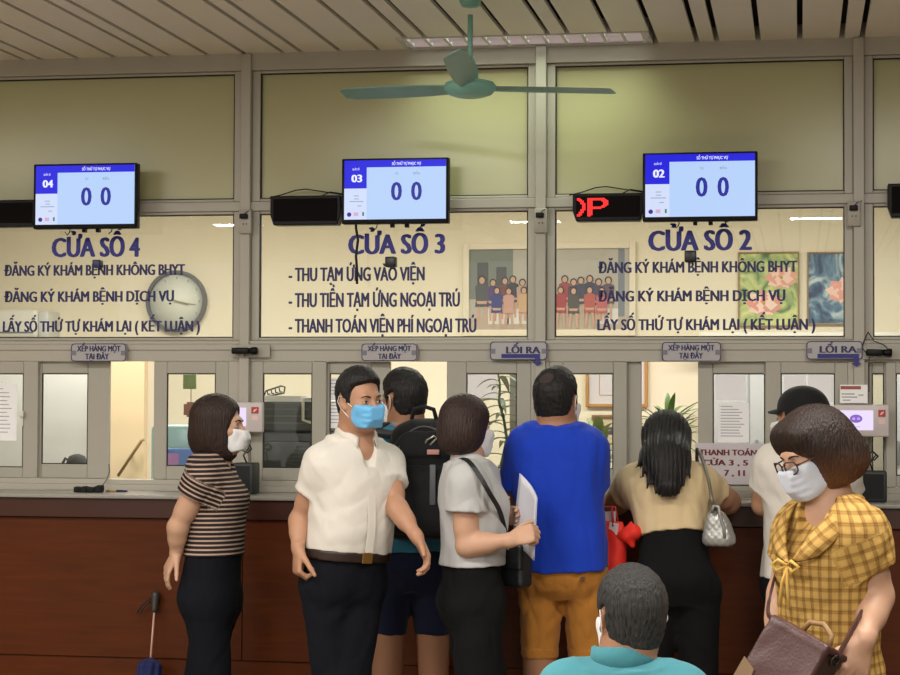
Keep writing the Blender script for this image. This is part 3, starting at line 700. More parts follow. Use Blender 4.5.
def figure(u, v, h, col, seated, k):
    """one small printed person: hair, face, dress and legs, each a flat patch of ink"""
    cx = U(u); top = Q(v); hh = h * H; r = hh * .075; yy = yp - .003 - .0004 * (k + (14 if seated else 0))
    def blob(cz, rx, rz, m_, nm, dx=0):
        b = MB(); n = 14; b.add([(cx + dx + rx * math.cos(2 * math.pi * q / n), yy, cz + rz * math.sin(2 * math.pi * q / n)) for q in range(n)], [tuple(range(n))]); return b
    m_ = mat('photo_dress_%d_%d_%d' % col, col, .6)
    b = MB(); n = 14
    def disc(cz, rx, rz, mi, yo, dx=0): b.add([(cx + dx + rx * math.cos(2 * math.pi * q / n), yy - yo, cz + rz * math.sin(2 * math.pi * q / n)) for q in range(n)], [tuple(range(n))], mi)
    disc(top - r * 1.1, r * 1.15, r * 1.25, 0, 0); disc(top - r * 1.25, r * .78, r * .95, 1, .0002)
    zs = top - 2.2 * r; zw = top - hh * .5
    b.add([(cx - r * 1.9, yy, zs - r * .6), (cx - r * .8, yy, zs), (cx + r * .8, yy, zs), (cx + r * 1.9, yy, zs - r * .6), (cx + r * 1.7, yy, zw), (cx + r * 1.9, yy, zw - hh * .14), (cx - r * 1.9, yy, zw - hh * .14), (cx - r * 1.7, yy, zw)], [(0, 1, 2, 3, 4, 5, 6, 7)], 2)
    for s_ in (-1, 1): b.add([(cx + s_ * r * .9 - r * .4, yy, zw - hh * .13), (cx + s_ * r * .9 + r * .4, yy, zw - hh * .13), (cx + s_ * r * (1.3 if seated else .8) + r * .3, yy, top - hh), (cx + s_ * r * (1.3 if seated else .8) - r * .3, yy, top - hh)], [(0, 1, 2, 3)], 1)
    b.add([(cx - r * 1.6, yy - .0002, zw - hh * .02), (cx + r * 1.6, yy - .0002, zw - hh * .02), (cx + r * 1.2, yy - .0002, zw - hh * .08), (cx - r * 1.2, yy - .0002, zw - hh * .08)], [(0, 1, 2, 3)], 1)
    b.build('printed_figure', [HR, SK, m_], T)
for k, u in enumerate((.08, .15, .225, .275, .335, .39, .60, .655, .70, .755, .81, .87)): figure(u, .33 + .02 * ((k * 5) % 3), .52 if k else .6, cols[k], False, k)
for k, (u, c_) in enumerate(((.175, (52, 62, 124)), (.25, (196, 150, 138)), (.345, (196, 160, 120)), (.45, (170, 90, 90)), (.575, (160, 56, 64)), (.655, (78, 72, 70)), (.755, (176, 84, 76)), (.83, (182, 92, 96)))): figure(u, .47 + .01 * (k % 2), .5, c_, True, k)

# two lotus paintings
def lotus_painting(px0, px1, py0, py1, c1, c2, c3, flowers, label):
    m = bpy.data.materials.new('lotus_canvas'); m.use_nodes = True; nt = m.node_tree; bs = nt.nodes['Principled BSDF']; bs.inputs['Roughness'].default_value = .6
    tc = nt.nodes.new('ShaderNodeTexCoord'); n = nt.nodes.new('ShaderNodeTexNoise'); n.inputs['Scale'].default_value = 9; n.inputs['Detail'].default_value = 5; n.inputs['Distortion'].default_value = 1.2
    r = nt.nodes.new('ShaderNodeValToRGB'); e = r.color_ramp.elements; e[0].position = .36; e[0].color = srgb(*c1); e[1].position = .64; e[1].color = srgb(*c3); q = e.new(.5); q.color = srgb(*c2)
    nt.links.new(tc.outputs['Object'], n.inputs['Vector']); nt.links.new(n.outputs['Fac'], r.inputs[0]); nt.links.new(r.outputs[0], bs.inputs['Base Color'])
    T, x0, x1, z0, z1, yp = wall_frame('flower_painting', px0, px1, py0, py1, YW, .009, mat('thin_wood_frame', (150, 122, 84), .5), label, 'painting', m, 'flower paintings', .022)
    W, H = x1 - x0, z1 - z0
    for (u, v, s_, cols_) in flowers:
        b = MB(); cx, cz = x0 + u * W, z1 - v * H; k = 0
        for ring, (npt, ln, wd) in enumerate(((9, s_, .36), (7, s_ * .72, .4), (4, s_ * .42, .5))):
            for j in range(npt):
                a = 2 * math.pi * (j + .5 * ring) / npt + .3; d = (math.cos(a), math.sin(a) * .72 + .12); yy = yp - .001 - .0003 * k; k += 1
                px_, pz_ = -d[1], d[0]; L_ = ln * W
                b.add([(cx, yy, cz), (cx + d[0] * L_ * .5 + px_ * L_ * wd, yy, cz + d[1] * L_ * .5 + pz_ * L_ * wd), (cx + d[0] * L_, yy, cz + d[1] * L_), (cx + d[0] * L_ * .5 - px_ * L_ * wd, yy, cz + d[1] * L_ * .5 - pz_ * L_ * wd)], [(0, 1, 2, 3)], (j + ring) % 2)
        b.build('painted_blossom', [mat('petal_%d_%d_%d' % q_, q_, .6) for q_ in cols_], T)
        b = MB(); b.lathe((cx, yp - .008, cz + .01), [(.008, 0), (.008, -.001)], 12, 'y'); b.build('painted_heart', mat('petal_heart', (206, 170, 70), .6), T)
lotus_painting(738, 799.5, 252, 327, (70, 110, 66), (176, 190, 120), (214, 214, 150), ((.72, .36, .3, ((226, 160, 140), (238, 200, 184))), (.42, .72, .34, ((222, 150, 136), (240, 208, 196)))), 'green framed painting of pink lotus flowers hanging behind the glass')
lotus_painting(807, 868, 252, 325, (38, 62, 100), (88, 122, 150), (190, 204, 206), ((.62, .56, .34, ((240, 200, 186), (232, 160, 146))), (.95, .38, .2, ((240, 200, 186), (232, 160, 146)))), 'blue framed painting of a pink lotus hanging behind the glass')
# white shelf ledge under the paintings, white wall unit on the left
b = MB(); a = at(700, 336, 2.6); d = at(1000, 328, 2.6); b.rbox(a[0], d[0], 2.55, 2.799, a[2] - .03, d[2] - .02, .006, 2)
o = rebase(b.build('wall_ledge', WHITEP), (1.0, 2.8, a[2] - .03)); tag(o, 'white ledge running along the office wall below the lotus paintings', 'ledge')
a = at(-60, 338, 2.6); d = at(47, 309, 2.6)
T = thing('air_conditioner', 'white wall unit behind the lowest line of letters at the left', 'air conditioner', (a[0], 2.8, a[2]))
b = MB(); b.rbox(a[0], d[0] - .06, 2.6, 2.799, a[2], d[2], .02, 3); b.build('casing', WHITEP, T)
b = MB(); b.rbox(d[0] - .059, d[0], 2.62, 2.799, a[2], d[2] - .01, .01, 2); b.build('end_cover', mat('grey_white_plastic', (206, 206, 204), .4), T)
b = MB(); b.box(a[0] + .02, d[0] - .08, 2.598, 2.601, a[2] + .025, a[2] + .035); b.build('vent_slot', mat('slot_grey', (120, 120, 120), .5), T)

# office desk behind the sashes carries the machines and plants
T = thing('office_desk', 'pale office desk running behind the service windows', 'desk', (-1.4, .75, 0))
b = MB(); b.rbox(-5.0, 2.4, .42, 1.15, 1.16, 1.19, .006, 2); b.build('desktop', mat('pale_laminate', (206, 188, 150), .45), T)
for xx in (-4.95, -2.6, -.3, 2.3):
    b = MB(); b.box(xx, xx + .03, .45, 1.12, 0, 1.1595); b.build('leg', mat('desk_grey', (150, 150, 150), .5), T)
ZD = 1.1905
# copier
DK = mat('copier_dark', (52, 56, 58), .45); DK2 = mat('copier_mid', (74, 78, 80), .45)
yc = .5; a = at(250, 480, yc); d = at(323, 402, yc)
T = thing('office_copier', 'dark grey office copier with papers and a wire tray on top', 'copier', ((a[0] + d[0]) / 2, .7, ZD))
zt = d[2]
b = MB(); b.rbox(a[0], d[0], yc, yc + .45, ZD, zt - .13, .012, 2); b.build('body', DK, T)
b = MB(); b.rbox(a[0] - .003, d[0] + .003, yc - .01, yc + .45, zt - .129, zt, .012, 2); b.build('scanner_lid', DK2, T)
b = MB()
for k in range(3): b.box(a[0] + .03, d[0] - .06, yc - .013, yc - .0095, zt - .035 - .03 * k, zt - .029 - .03 * k)
b.build('vent', mat('vent_grey', (100, 106, 106), .5), T)
b = MB(); b.rbox(a[0] + .04, d[0] - .05, yc - .006, yc + .01, ZD + .04, zt - .17, .006, 2); b.build('front_cover', mat('copier_cover', (44, 48, 50), .35), T)
b = MB(); p, q = V(303.5, 420, yc - .02), V(311, 398, yc - .02); b.tube([(q.x, yc - .011, q.z), (p.x, yc - .03, q.z), (p.x, yc - .03, p.z), (q.x, yc - .011, p.z - .012)], .007, 8); b.build('handle', WHITEP, T)
zp_ = zt + .0012
for k in range(5):
    b = MB(); b.rbox(a[0] + .02 + .004 * (k % 3), d[0] - .015 - .003 * (k % 2), yc - .006 + .004 * (k % 2), yc + .3, zp_, zp_ + .0048, .001, 1)
    o = rebase(b.build('paper_stack', PAPER), (a[0], yc, zp_)); tag(o, ('white paper bundle on the dark copier, %s of its pile' % ('lowest', 'second from bottom', 'third from bottom', 'fourth from bottom', 'topmost')[k]), 'paper', 'papers on the copier'); zp_ += .0052
T = thing('wire_tray', 'bent dark wire tray lying on the papers on the copier', 'tray', V(275, 395, yc + .1))
b = MB(); b.tube([V(264, 396, .52), V(266, 391, .52), V(281, 386, .6), V(285, 387, .6), V(284, 393, .6), V(268, 396.4, .52)], .004, 6); b.build('rim', RUBBER, T)
for k in range(4):
    b = MB(); b.tube([V(267 + 4 * k, 390.5 - 1.2 * k, .54), V(268 + 4 * k, 394.5 - .8 * k, .5), V(270 + 4 * k, 394 - .7 * k, .6)], .003, 6); b.build('wire', RUBBER, T)
# plants
LEAF = mat('leaf_green', (78, 104, 62), .45, noise=.15, nscale=12); LEAF2 = mat('leaf_dusty_green', (92, 108, 82), .5, noise=.15, nscale=12); LEAFY = mat('leaf_variegated', (132, 150, 84), .45, noise=.35, nscale=40)
def leaf(b, base, d, ln, wd, droop, up=Vector((0, 0, 1)), n=6):
    d = Vector(d).normalized(); s_ = d.cross(up)
    s_ = s_.normalized() if s_.length > .01 else Vector((1, 0, 0)); nn = s_.cross(d); vs = []
    for i in range(n + 1):
        t = i / n; w = wd * math.sin(math.pi * min(1, .12 + t * .88)) ** .8 if i < n else .0005
        c = Vector(base) + d * ln * t - up * droop * ln * t * t
        vs += [c - s_ * w + nn * w * .35, c, c + s_ * w + nn * w * .35]
    fs = []
    for i in range(n):
        q = i * 3; fs += [(q, q + 1, q + 4, q + 3), (q + 1, q + 2, q + 5, q + 4)]
    b.add(vs, fs, 0, True)
def pot(T, c, r, h, m):
    b = MB(); b.lathe((c.x, c.y, ZD), [(r * .7, .0005), (r * .98, h * .9), (r * 1.06, h * .9), (r * 1.06, h), (r * .95, h), (r * .9, h * .9)], 24); b.build('pot', m, T)
def leaves_obj(T, specs, m):
    for s_ in specs:
        b = MB(); leaf(b, *s_); b.build('leaf', m, T)
random.seed(7)
y = .7; c = Vector((at(498, 470, y)[0], y, ZD))
T = thing('tall_bamboo_plant', 'tall potted plant with drooping dark leaves left of the man in blue', 'plant', c)
pot(T, c, .06, .09, mat('terracotta', (150, 96, 64), .7))
stem = [Vector((c.x, y, ZD + .08)), V(507, 440, y), V(504, 420, y), V(499, 402, y), V(500, 385, y), V(497, 365, y)]
b = MB(); b.tube(stem, [.007, .007, .006, .006, .005, .004], 8); b.build('stem', mat('stem_green', (86, 104, 70), .6), T)
sp = []
for i in range(34):
    t = .05 + .95 * i / 34 * 4.9; k = min(int(t), 4); p = stem[k].lerp(stem[k + 1], t - k); a = 2.4 * i
    sp.append((p, (math.cos(a) * .9, math.sin(a) * .5, .45 - .2 * (i % 3)), random.uniform(.09, .15), random.uniform(.011, .017), random.uniform(.3, .8)))
leaves_obj(T, sp, LEAF2)
sp = []
c2 = Vector((at(482, 470, .52)[0], .52, ZD)); T = thing('small_leafy_plant', 'low leafy pot plant at the foot of the tall plant', 'plant', c2); pot(T, c2, .05, .05, mat('cream_pot', (206, 196, 170), .5))
for i in range(22):
    a = 2.4 * i; sp.append(((c2.x, c2.y, ZD + .05), (math.cos(a), math.sin(a) * .6, .5 + .5 * (i % 4) / 3), random.uniform(.06, .12), random.uniform(.012, .02), random.uniform(.3, .9)))
leaves_obj(T, sp, LEAF)
c = Vector((at(598, 470, y)[0], y, ZD)); T = thing('dumb_cane_plant', 'pot plant with broad pale streaked leaves right of the man in blue', 'plant', c); pot(T, c, .055, .06, mat('terracotta', (150, 96, 64), .7)); sp = []
for i in range(16):
    a = 2.4 * i; sp.append(((c.x, c.y, ZD + .12 + .05 * (i % 3)), (math.cos(a) * .8, math.sin(a) * .5, .7 + .5 * (i % 3)), random.uniform(.15, .22), random.uniform(.02, .028), random.uniform(.2, .6)))
b = MB(); b.tube([(c.x, c.y, ZD + .055), (c.x + .004, c.y, ZD + .24)], .009, 8); b.build('stem', mat('stem_green', (86, 104, 70), .6), T); leaves_obj(T, sp, LEAFY)
c = Vector((at(668, 470, y)[0], y, ZD)); T = thing('spiky_palm_plant', 'spiky green pot plant rising behind the woman with long black hair', 'plant', c); pot(T, c, .07, .10, mat('cream_pot', (206, 196, 170), .5)); sp = []
b = MB(); b.tube([(c.x, c.y, ZD + .09), (c.x + .005, c.y, ZD + .32)], .01, 8); b.build('stem', mat('stem_brown', (110, 96, 66), .7), T)
for i in range(54):
    a = 2.4 * i; sp.append(((c.x, c.y, ZD + .20 + .12 * (i % 5) / 4), (math.cos(a), math.sin(a) * .6, .35 + 1.1 * ((i * 7) % 9) / 8), random.uniform(.18, .27), random.uniform(.009, .015), random.uniform(.15, .6)))
leaves_obj(T, sp, mat('leaf_bright_green', (86, 122, 58), .45, noise=.15, nscale=12))
# framed certificates
WF = mat('honey_wood_frame', (182, 132, 72), .45)
T, x0, x1, z0, z1, yp = wall_frame('framed_certificate', 586, 648, 354, 407, YW, .017, WF, 'honey wood framed certificate hanging right of the head of the man in blue', 'certificate', mat('certificate_paper', (214, 208, 214), .6), 'framed certificates')
b = MB(); w, h = x1 - x0, z1 - z0; annul = [(x0 + .05, x1 - .05, z0 + .04, z1 - .04)]
o_, vs, fs = ring_mesh(x0 + .055, x1 - .055, z0 + .045, z1 - .03, yp - .002, .006, .004); b.add(vs, fs); b.build('printed_border', mat('cert_border', (190, 150, 120), .6), T)
T, x0, x1, z0, z1, yp = wall_frame('framed_certificate', 592, 640, 415, 452, 2.79, .014, mat('brown_wood_frame', (136, 98, 60), .5), 'smaller brown framed picture behind the streaked pot plant', 'certificate', mat('small_picture', (196, 180, 150), .6), 'framed certificates')
b = MB(); b.box(x0 + .05, x0 + .1, yp - .0015, yp - .0005, z0 + .08, z0 + .12); b.build('printed_patch', mat('print_dark', (80, 76, 90), .6), T)
# white papers pinned up behind the tall plant, grey pole
b = MB(); y = 2.79; a, d = at(462, 398, y), at(497, 366, y); b.box(a[0], d[0], y - .004, y + .009, a[2], d[2]); o = rebase(b.build('wall_paper_sheet', mat('greyed_paper', (204, 198, 206), .8)), (a[0], y, a[2])); tag(o, 'pale paper pinned to the wall behind the tall plant', 'paper')
b = MB(); a = at(509.5, 480, .98); d = at(516.5, 480, .98); b.box(a[0], d[0], .98, 1.02, ZD, 1.9); o = rebase(b.build('grey_upright', mat('upright_grey', (150, 150, 148), .5)), (a[0], 1.0, ZD)); tag(o, 'grey metal upright standing behind the tall plant', 'post')
# things behind the pane near the woman in stripes
T = thing('hanging_charm', 'hanging charm with green and brown plaques behind the pane beside the striped woman', 'charm', V(190, 374, .35))
b = MB(); b.tube([V(191, 366, .062), V(191, 367, .35), V(191, 426, .35)], .0018, 6); b.build('cord', mat('red_cord', (130, 60, 50), .6), T)
a, d = at(183.5, 389, .345), at(196.5, 374.5, .345)
b = MB(); b.rbox(a[0], d[0], .335, .348, a[2], d[2], .003, 2); b.build('green_plaque', mat('green_plaque', (142, 164, 92), .5, noise=.3, nscale=60), T)
a, d = at(187, 417, .345), at(194.5, 402, .345)
b = MB(); b.rbox(a[0], d[0], .335, .348, a[2], d[2], .003, 2); a, d = at(184, 415, .345), at(198, 404, .345); b.rbox(a[0], d[0], .3375, .346, a[2], d[2], .002, 2); b.build('brown_plaque', mat('brown_plaque', (140, 74, 44), .5, noise=.2, nscale=80), T)
b = MB(); p = V(191, 425, .35); b.lathe((p.x, .35, p.z - .05), [(.001, 0), (.008, .0), (.007, .03), (.004, .05), (.002, .06)], 10); b.build('tassel', mat('dark_red_tassel', (96, 34, 34), .8), T)
b = MB(); a, d = at(150, 470, .55), at(206, 425, .55); b.rbox(a[0], d[0], .55, .8, ZD, d[2], .02, 3)
o = rebase(b.build('plastic_bin', mat('pale_cyan_plastic', (168, 206, 204), .2)), (a[0], .6, ZD)); tag(o, 'pale cyan plastic bin behind the pane left of the woman in stripes', 'bin')
T = thing('blue_carton', 'blue and pink carton in front of the pale cyan bin', 'carton', (at(180, 466, .46)[0], .47, ZD))
a, d = at(160, 470, .44), at(191, 449, .44)
b = MB(); b.rbox(a[0], d[0], .44, .53, ZD, d[2], .003, 2); b.build('carton', mat('carton_blue', (66, 116, 200), .4, noise=.25, nscale=30), T)
b = MB(); b.rbox(a[0] + .03, a[0] + .085, .438, .4405, ZD + .03, d[2] - .02, .001, 1); b.build('printed_panel', mat('carton_pink', (190, 130, 200), .5, noise=.3, nscale=40), T)
# grey filing cabinet and white boards behind the left and right panes
def cabinet(px0, px1, pyt, y, label, m, doors=2):
    a, d = at(px0, 480, y), at(px1, pyt, y)
    T = thing('filing_cabinet', label, 'cabinet', ((a[0] + d[0]) / 2, y + .2, 0))
    b = MB(); b.rbox(a[0], d[0], y, y + .4, .0, d[2], .006, 2); b.build('body', m, T)
    w = (d[0] - a[0]) / doors
    for k in range(doors):
        b = MB(); b.rbox(a[0] + w * k + .006, a[0] + w * (k + 1) - .006, y - .012, y - .0005, 1.05, d[2] - .02, .003, 2); D = b.build('door', m, T)
        b = MB(); b.rbox(a[0] + w * k + .03, a[0] + w * k + .045, y - .026, y - .012, 1.3, 1.42, .003, 2); b.build('handle', mat('grey_handle', (120, 120, 122), .4), D)
cabinet(-40, 96, 362, 2.1, 'grey white metal cabinet behind the leftmost two sliding panes', mat('cabinet_grey_white', (214, 214, 214), .45), 1)
cabinet(699, 850, 366, 2.1, 'white metal cabinet behind the panes with pasted sheets at the right', mat('cabinet_white', (178, 178, 184), .45), 3)
cabinet(890, 1010, 366, 2.1, 'white metal cabinet behind the rightmost pane', mat('cabinet_white', (178, 178, 184), .45), 1)
b = MB(); c = V(77, 458, .5)
b.lathe((c.x, .5, ZD), [(.046, .0005), (.05, .08), (.048, .135), (.036, .165), (.01, .175)], 24); b.tube([(c.x - .03, .5, ZD + .14), (c.x - .055, .5, ZD + .155), (c.x - .068, .5, ZD + .13), (c.x - .072, .5, ZD + .008)], .007, 8)
o = rebase(b.build('dark_cap', mat('dark_grey_felt', (70, 72, 74), .9)), (c.x, .5, ZD)); tag(o, 'dark grey rounded cap on the desk behind the second sliding pane', 'cap')
c = V(52, 462, .5)
b = MB(); b.add([(c.x - .03, .5, ZD + .001), (c.x + .04, .5, ZD + .001), (c.x + .03, .53, ZD + .001), (c.x - .02, .53, ZD + .001), (c.x - .01, .505, ZD + .135), (c.x + .012, .52, ZD + .105)], [(0, 1, 5, 4), (1, 2, 5), (2, 3, 4, 5), (3, 0, 4), (0, 3, 2, 1)])
o = rebase(b.build('folded_cloth', mat('salmon_cloth', (206, 110, 98), .8)), (c.x, .5, ZD)); tag(o, 'small folded salmon red cloth on the desk behind the second sliding pane', 'cloth')
# stair wall with a handrail seen through the first opening
b = MB(); a, d = at(100, 480, 1.9), at(144.5, 350, 1.9); b.box(a[0], d[0], 1.9, 1.96, 0, 1.85)
struct(b.build('wall_partition', mat('partition_cream', (214, 196, 160), .8)))
b = MB(); b.tube([V(118, 476, 1.86), V(141.5, 440.5, 1.86), V(144, 439.5, 1.86)], .008, 10)
b.tube([V(132, 455, 1.86), V(132, 455, 1.9)], .006, 6)
o = rebase(b.build('handrail', mat('handrail_brown', (150, 128, 92), .5)), V(118, 476, 1.86)); tag(o, 'thin brown handrail slanting on the cream partition in the first open window', 'handrail')
# ------------------------------------------------------------------ figures: smooth volumes turned into one continuous skin
RES = 1.0
BIG = 0.25
def nv(a): return np.array(a, float)
def unit(a): a = nv(a); return a / np.linalg.norm(a)
def smin(a, b, k):
    if k <= 0: return np.minimum(a, b)
    h = np.maximum(k - np.abs(a - b), 0) / k
    return np.minimum(a, b) - h * h * k * 0.25
def smax(a, b, k): return -smin(-a, -b, k)
class Prim:
    def __init__(s, f, lo, hi, k=0.0, op='u'): s.f, s.lo, s.hi, s.k, s.op = f, nv(lo), nv(hi), k, op
def rc(a, b, ra, rb, k=0.0, op='u', cut0=None, cut1=None):
    """a rounded cone; cut0/cut1 trim it flat at that share of its length"""
    a, b = nv(a), nv(b); ba = b - a; l2 = ba.dot(ba); L = math.sqrt(l2); u = ba / L
    def f(P):
        q = P - a; s = q @ u; t = np.clip(s / L, 0, 1)
        d = np.sqrt(np.maximum(((q - (t * L)[..., None] * u) ** 2).sum(-1), 1e-12)) - (ra + (rb - ra) * t)
        if cut1 is not None: d = np.maximum(d, s - cut1 * L)
        if cut0 is not None: d = np.maximum(d, cut0 * L - s)
        return d
    r = max(ra, rb)
    return Prim(f, np.minimum(a, b) - r, np.maximum(a, b) + r, k, op)
def ell(c, rad, M=None, k=0.0, op='u'):
    c, rad = nv(c), nv(rad); M = np.eye(3) if M is None else nv(M)       # columns of M: the axes
    def f(P):
        q = (P - c) @ M; k0 = np.sqrt(((q / rad) ** 2).sum(-1)); k1 = np.sqrt(((q / rad ** 2) ** 2).sum(-1)) + 1e-9
        return k0 * (k0 - 1) / k1
    e = np.abs(M) @ rad
    return Prim(f, c - e, c + e, k, op)
def _cr(ts, vs, x):
    """smooth curve through the stations"""
    ts = nv(ts); vs = nv(vs); m = np.gradient(vs, ts)
    i = np.clip(np.searchsorted(ts, x) - 1, 0, len(ts) - 2); h = ts[i + 1] - ts[i]; t = np.clip((x - ts[i]) / h, 0, 1)
    return (2 * t ** 3 - 3 * t ** 2 + 1) * vs[i] + (t ** 3 - 2 * t ** 2 + t) * h * m[i] + (-2 * t ** 3 + 3 * t ** 2) * vs[i + 1] + (t ** 3 - t ** 2) * h * m[i + 1]
def loft(o, M, stations, k=0.0, op='u', n=2.3, rim=0.0):
    """elliptic sections (s, half width, half depth, side shift, forward shift) along the third axis of M"""
    o = nv(o); M = nv(M); st = nv([tuple(s_) + (0,) * (5 - len(s_)) for s_ in stations]); ts = st[:, 0]
    xs = np.linspace(ts[0], ts[-1], 160); tab = [_cr(ts, st[:, j], xs) for j in (1, 2, 3, 4)]
    def f(P):
        q = (P - o) @ M; s = q[..., 2]; sc = np.clip(s, ts[0], ts[-1])
        w, d, cx, cy = (np.interp(sc, xs, t_) for t_ in tab)
        u, v = q[..., 0] - cx, q[..., 1] - cy
        r = np.sqrt(u * u + v * v) + 1e-9; qq = ((np.abs(u) / w) ** n + (np.abs(v) / d) ** n) ** (1 / n) + 1e-9
        dd = r - r / qq
        dd = np.where(r < 1e-3, -np.minimum(w, d), dd)
        return smax(dd, np.maximum(ts[0] - s, s - ts[-1]), rim)
    m = max(st[:, 1].max() + np.abs(st[:, 3]).max(), st[:, 2].max() + np.abs(st[:, 4]).max())
    ax = M[:, 2]; a, b = o + ax * ts[0], o + ax * ts[-1]
    return Prim(f, np.minimum(a, b) - m, np.maximum(a, b) + m, k, op)
def poly2(poly):
    """signed distance to a polygon, as a function of two arrays"""
    P_ = nv(poly); n = len(P_)
    def f(x, y):
        d = np.full(x.shape, 1e9); s = np.ones(x.shape)
        for i in range(n):
            a, b = P_[i], P_[i - 1]; e = b - a; wx, wy = x - a[0], y - a[1]
            t = np.clip((wx * e[0] + wy * e[1]) / (e @ e), 0, 1); d = np.minimum(d, (wx - e[0] * t) ** 2 + (wy - e[1] * t) ** 2)
            c1 = y >= a[1]; c2 = y < b[1]; c3 = e[0] * wy > e[1] * wx
            s = np.where((c1 & c2 & c3) | (~c1 & ~c2 & ~c3), -s, s)
        return s * np.sqrt(d)
    return f
def field(prims, h, post=None, pad=0.012, lo=None, hi=None):
    us = [p for p in prims if p.op == 'u']
    lo = np.min([p.lo for p in us], 0) - pad if lo is None else nv(lo); hi = np.max([p.hi for p in us], 0) + pad if hi is None else nv(hi)
    n = np.ceil((hi - lo) / h).astype(int) + 1
    D = np.full(n, BIG, np.float32)
    ax = [lo[i] + h * np.arange(n[i]) for i in range(3)]
    for p in prims:
        m = max(p.k, 2.5 * h) + h
        i0 = np.clip(np.floor((p.lo - m - lo) / h).astype(int), 0, n - 1); i1 = np.clip(np.ceil((p.hi + m - lo) / h).astype(int) + 1, 1, n)
        if (i1 <= i0).any(): continue
        sl = tuple(slice(a, b) for a, b in zip(i0, i1))
        P = np.stack(np.meshgrid(*[ax[j][sl[j]] for j in range(3)], indexing='ij'), -1)
        d = p.f(P); cur = D[sl]
        if p.op == 'u': D[sl] = smin(cur, d, p.k)
        elif p.op == 's': D[sl] = smax(cur, -d, p.k)
        elif p.op == 'i': D[sl] = smax(cur, d, p.k)
    if post is not None:
        near = np.abs(D) < 0.06
        idx = np.argwhere(near); P = lo + idx * h
        D[near] = post(P, D[near])
    return D, lo
def nets(D, lo, h, smooth=2):
    """surface nets: one vertex per crossed cell"""
    for a in range(3):
        sl = [slice(None)] * 3
        for e in (0, -1): sl[a] = e; D[tuple(sl)] = np.maximum(D[tuple(sl)], 1e-3)
    S = D < 0
    c = np.zeros(tuple(np.array(D.shape) - 1), np.int8)
    for i in (0, 1):
        for j in (0, 1):
            for k in (0, 1): c += S[i:D.shape[0] - 1 + i, j:D.shape[1] - 1 + j, k:D.shape[2] - 1 + k]
    cells = np.argwhere((c > 0) & (c < 8))
    vid = np.full(c.shape, -1, np.int32); vid[tuple(cells.T)] = np.arange(len(cells))
    corner = np.array([(i, j, k) for i in (0, 1) for j in (0, 1) for k in (0, 1)])
    val = np.stack([D[tuple((cells + cc).T)] for cc in corner], 1).astype(float)
    acc = np.zeros((len(cells), 3)); cnt = np.zeros(len(cells))
    for a in range(8):
        for b in range(a + 1, 8):
            if np.abs(corner[a] - corner[b]).sum() != 1: continue
            va, vb = val[:, a], val[:, b]; m = (va < 0) != (vb < 0); t = np.where(m, va / np.where(m, va - vb, 1), 0)
            acc += m[:, None] * (corner[a] + t[:, None] * (corner[b] - corner[a])); cnt += m
    V_ = lo + h * (cells + acc / cnt[:, None])
    F = []
    for a in range(3):
        sa = [slice(0, -1) if i == a else slice(1, -1) for i in range(3)]; sb = [slice(1, None) if i == a else slice(1, -1) for i in range(3)]
        A, B = S[tuple(sa)], S[tuple(sb)]
        e = np.argwhere(A != B); flip = A[tuple(e.T)]
        base = e + np.array([0 if i == a else 1 for i in range(3)])
        b1, b2 = [i for i in range(3) if i != a]
        o1 = np.zeros(3, int); o1[b1] = 1; o2 = np.zeros(3, int); o2[b2] = 1
        q = np.stack([vid[tuple((base - o1 - o2).T)], vid[tuple((base - o2).T)], vid[tuple(base.T)], vid[tuple((base - o1).T)]], 1)
        if a == 1: flip = ~flip
        q[~flip] = q[~flip][:, ::-1]
        F.append(q)
    F = np.concatenate(F)
    F = F[(F >= 0).all(1)]
    for _ in range(smooth):
        s = np.zeros_like(V_); n_ = np.zeros(len(V_))
        for i in range(4):
            a, b = F[:, i], F[:, (i + 1) % 4]
            for x in range(3):
                s[:, x] += np.bincount(a, V_[b, x], len(V_)) + np.bincount(b, V_[a, x], len(V_))
            n_ += np.bincount(a, minlength=len(V_)) + np.bincount(b, minlength=len(V_))
        V_ = V_ * 0.5 + 0.5 * s / np.maximum(n_, 1)[:, None]
    return V_, F
def skin(name, prims, mats, parent, h=0.005, post=None, smooth=2, uv=None, matfn=None, keep=None):
    h = h * RES
    D, lo = field(prims, h, post)
    V_, F = nets(D, lo, h, smooth)
    # keep only the pieces that matter: drop specks
    par = np.arange(len(V_))
    if len(F):
        lab = par.copy()
        for _ in range(400):
            m = lab[F].min(1); new = lab.copy()
            for i in range(4): np.minimum.at(new, F[:, i], m)
            new = new[new]
            if (new == lab).all(): break
            lab = new
        u, inv, cn = np.unique(lab, return_inverse=True, return_counts=True)
        ok = cn[inv] >= (cn.max() if keep == 1 else max(30, 0.02 * cn.max()))
        rem = np.cumsum(ok) - 1; F = rem[F[ok[F[:, 0]]]]; V_ = V_[ok]
    me = bpy.data.meshes.new(name)
    me.vertices.add(len(V_)); me.loops.add(F.size); me.polygons.add(len(F))
    base = nv(parent.get('_base', (0, 0, 0))) if parent is not None else np.zeros(3)
    me.vertices.foreach_set('co', V_.astype(np.float32).ravel())
    me.loops.foreach_set('vertex_index', F.astype(np.int32).ravel())
    me.polygons.foreach_set('loop_start', np.arange(0, F.size, 4, dtype=np.int32))
    me.polygons.foreach_set('loop_total', np.full(len(F), 4, np.int32))
    me.polygons.foreach_set('use_smooth', np.ones(len(F), bool))
    for m in (mats if isinstance(mats, (list, tuple)) else [mats]): me.materials.append(m)
    if matfn is not None:
        me.polygons.foreach_set('material_index', matfn(V_[F].mean(1)).astype(np.int32))
    if uv is not None:
        at_ = me.attributes.new('cloth_coord', 'FLOAT_VECTOR', 'POINT'); at_.data.foreach_set('vector', uv(V_).astype(np.float32).ravel())
    me.update(); me.validate()
    return link(name, me, parent)

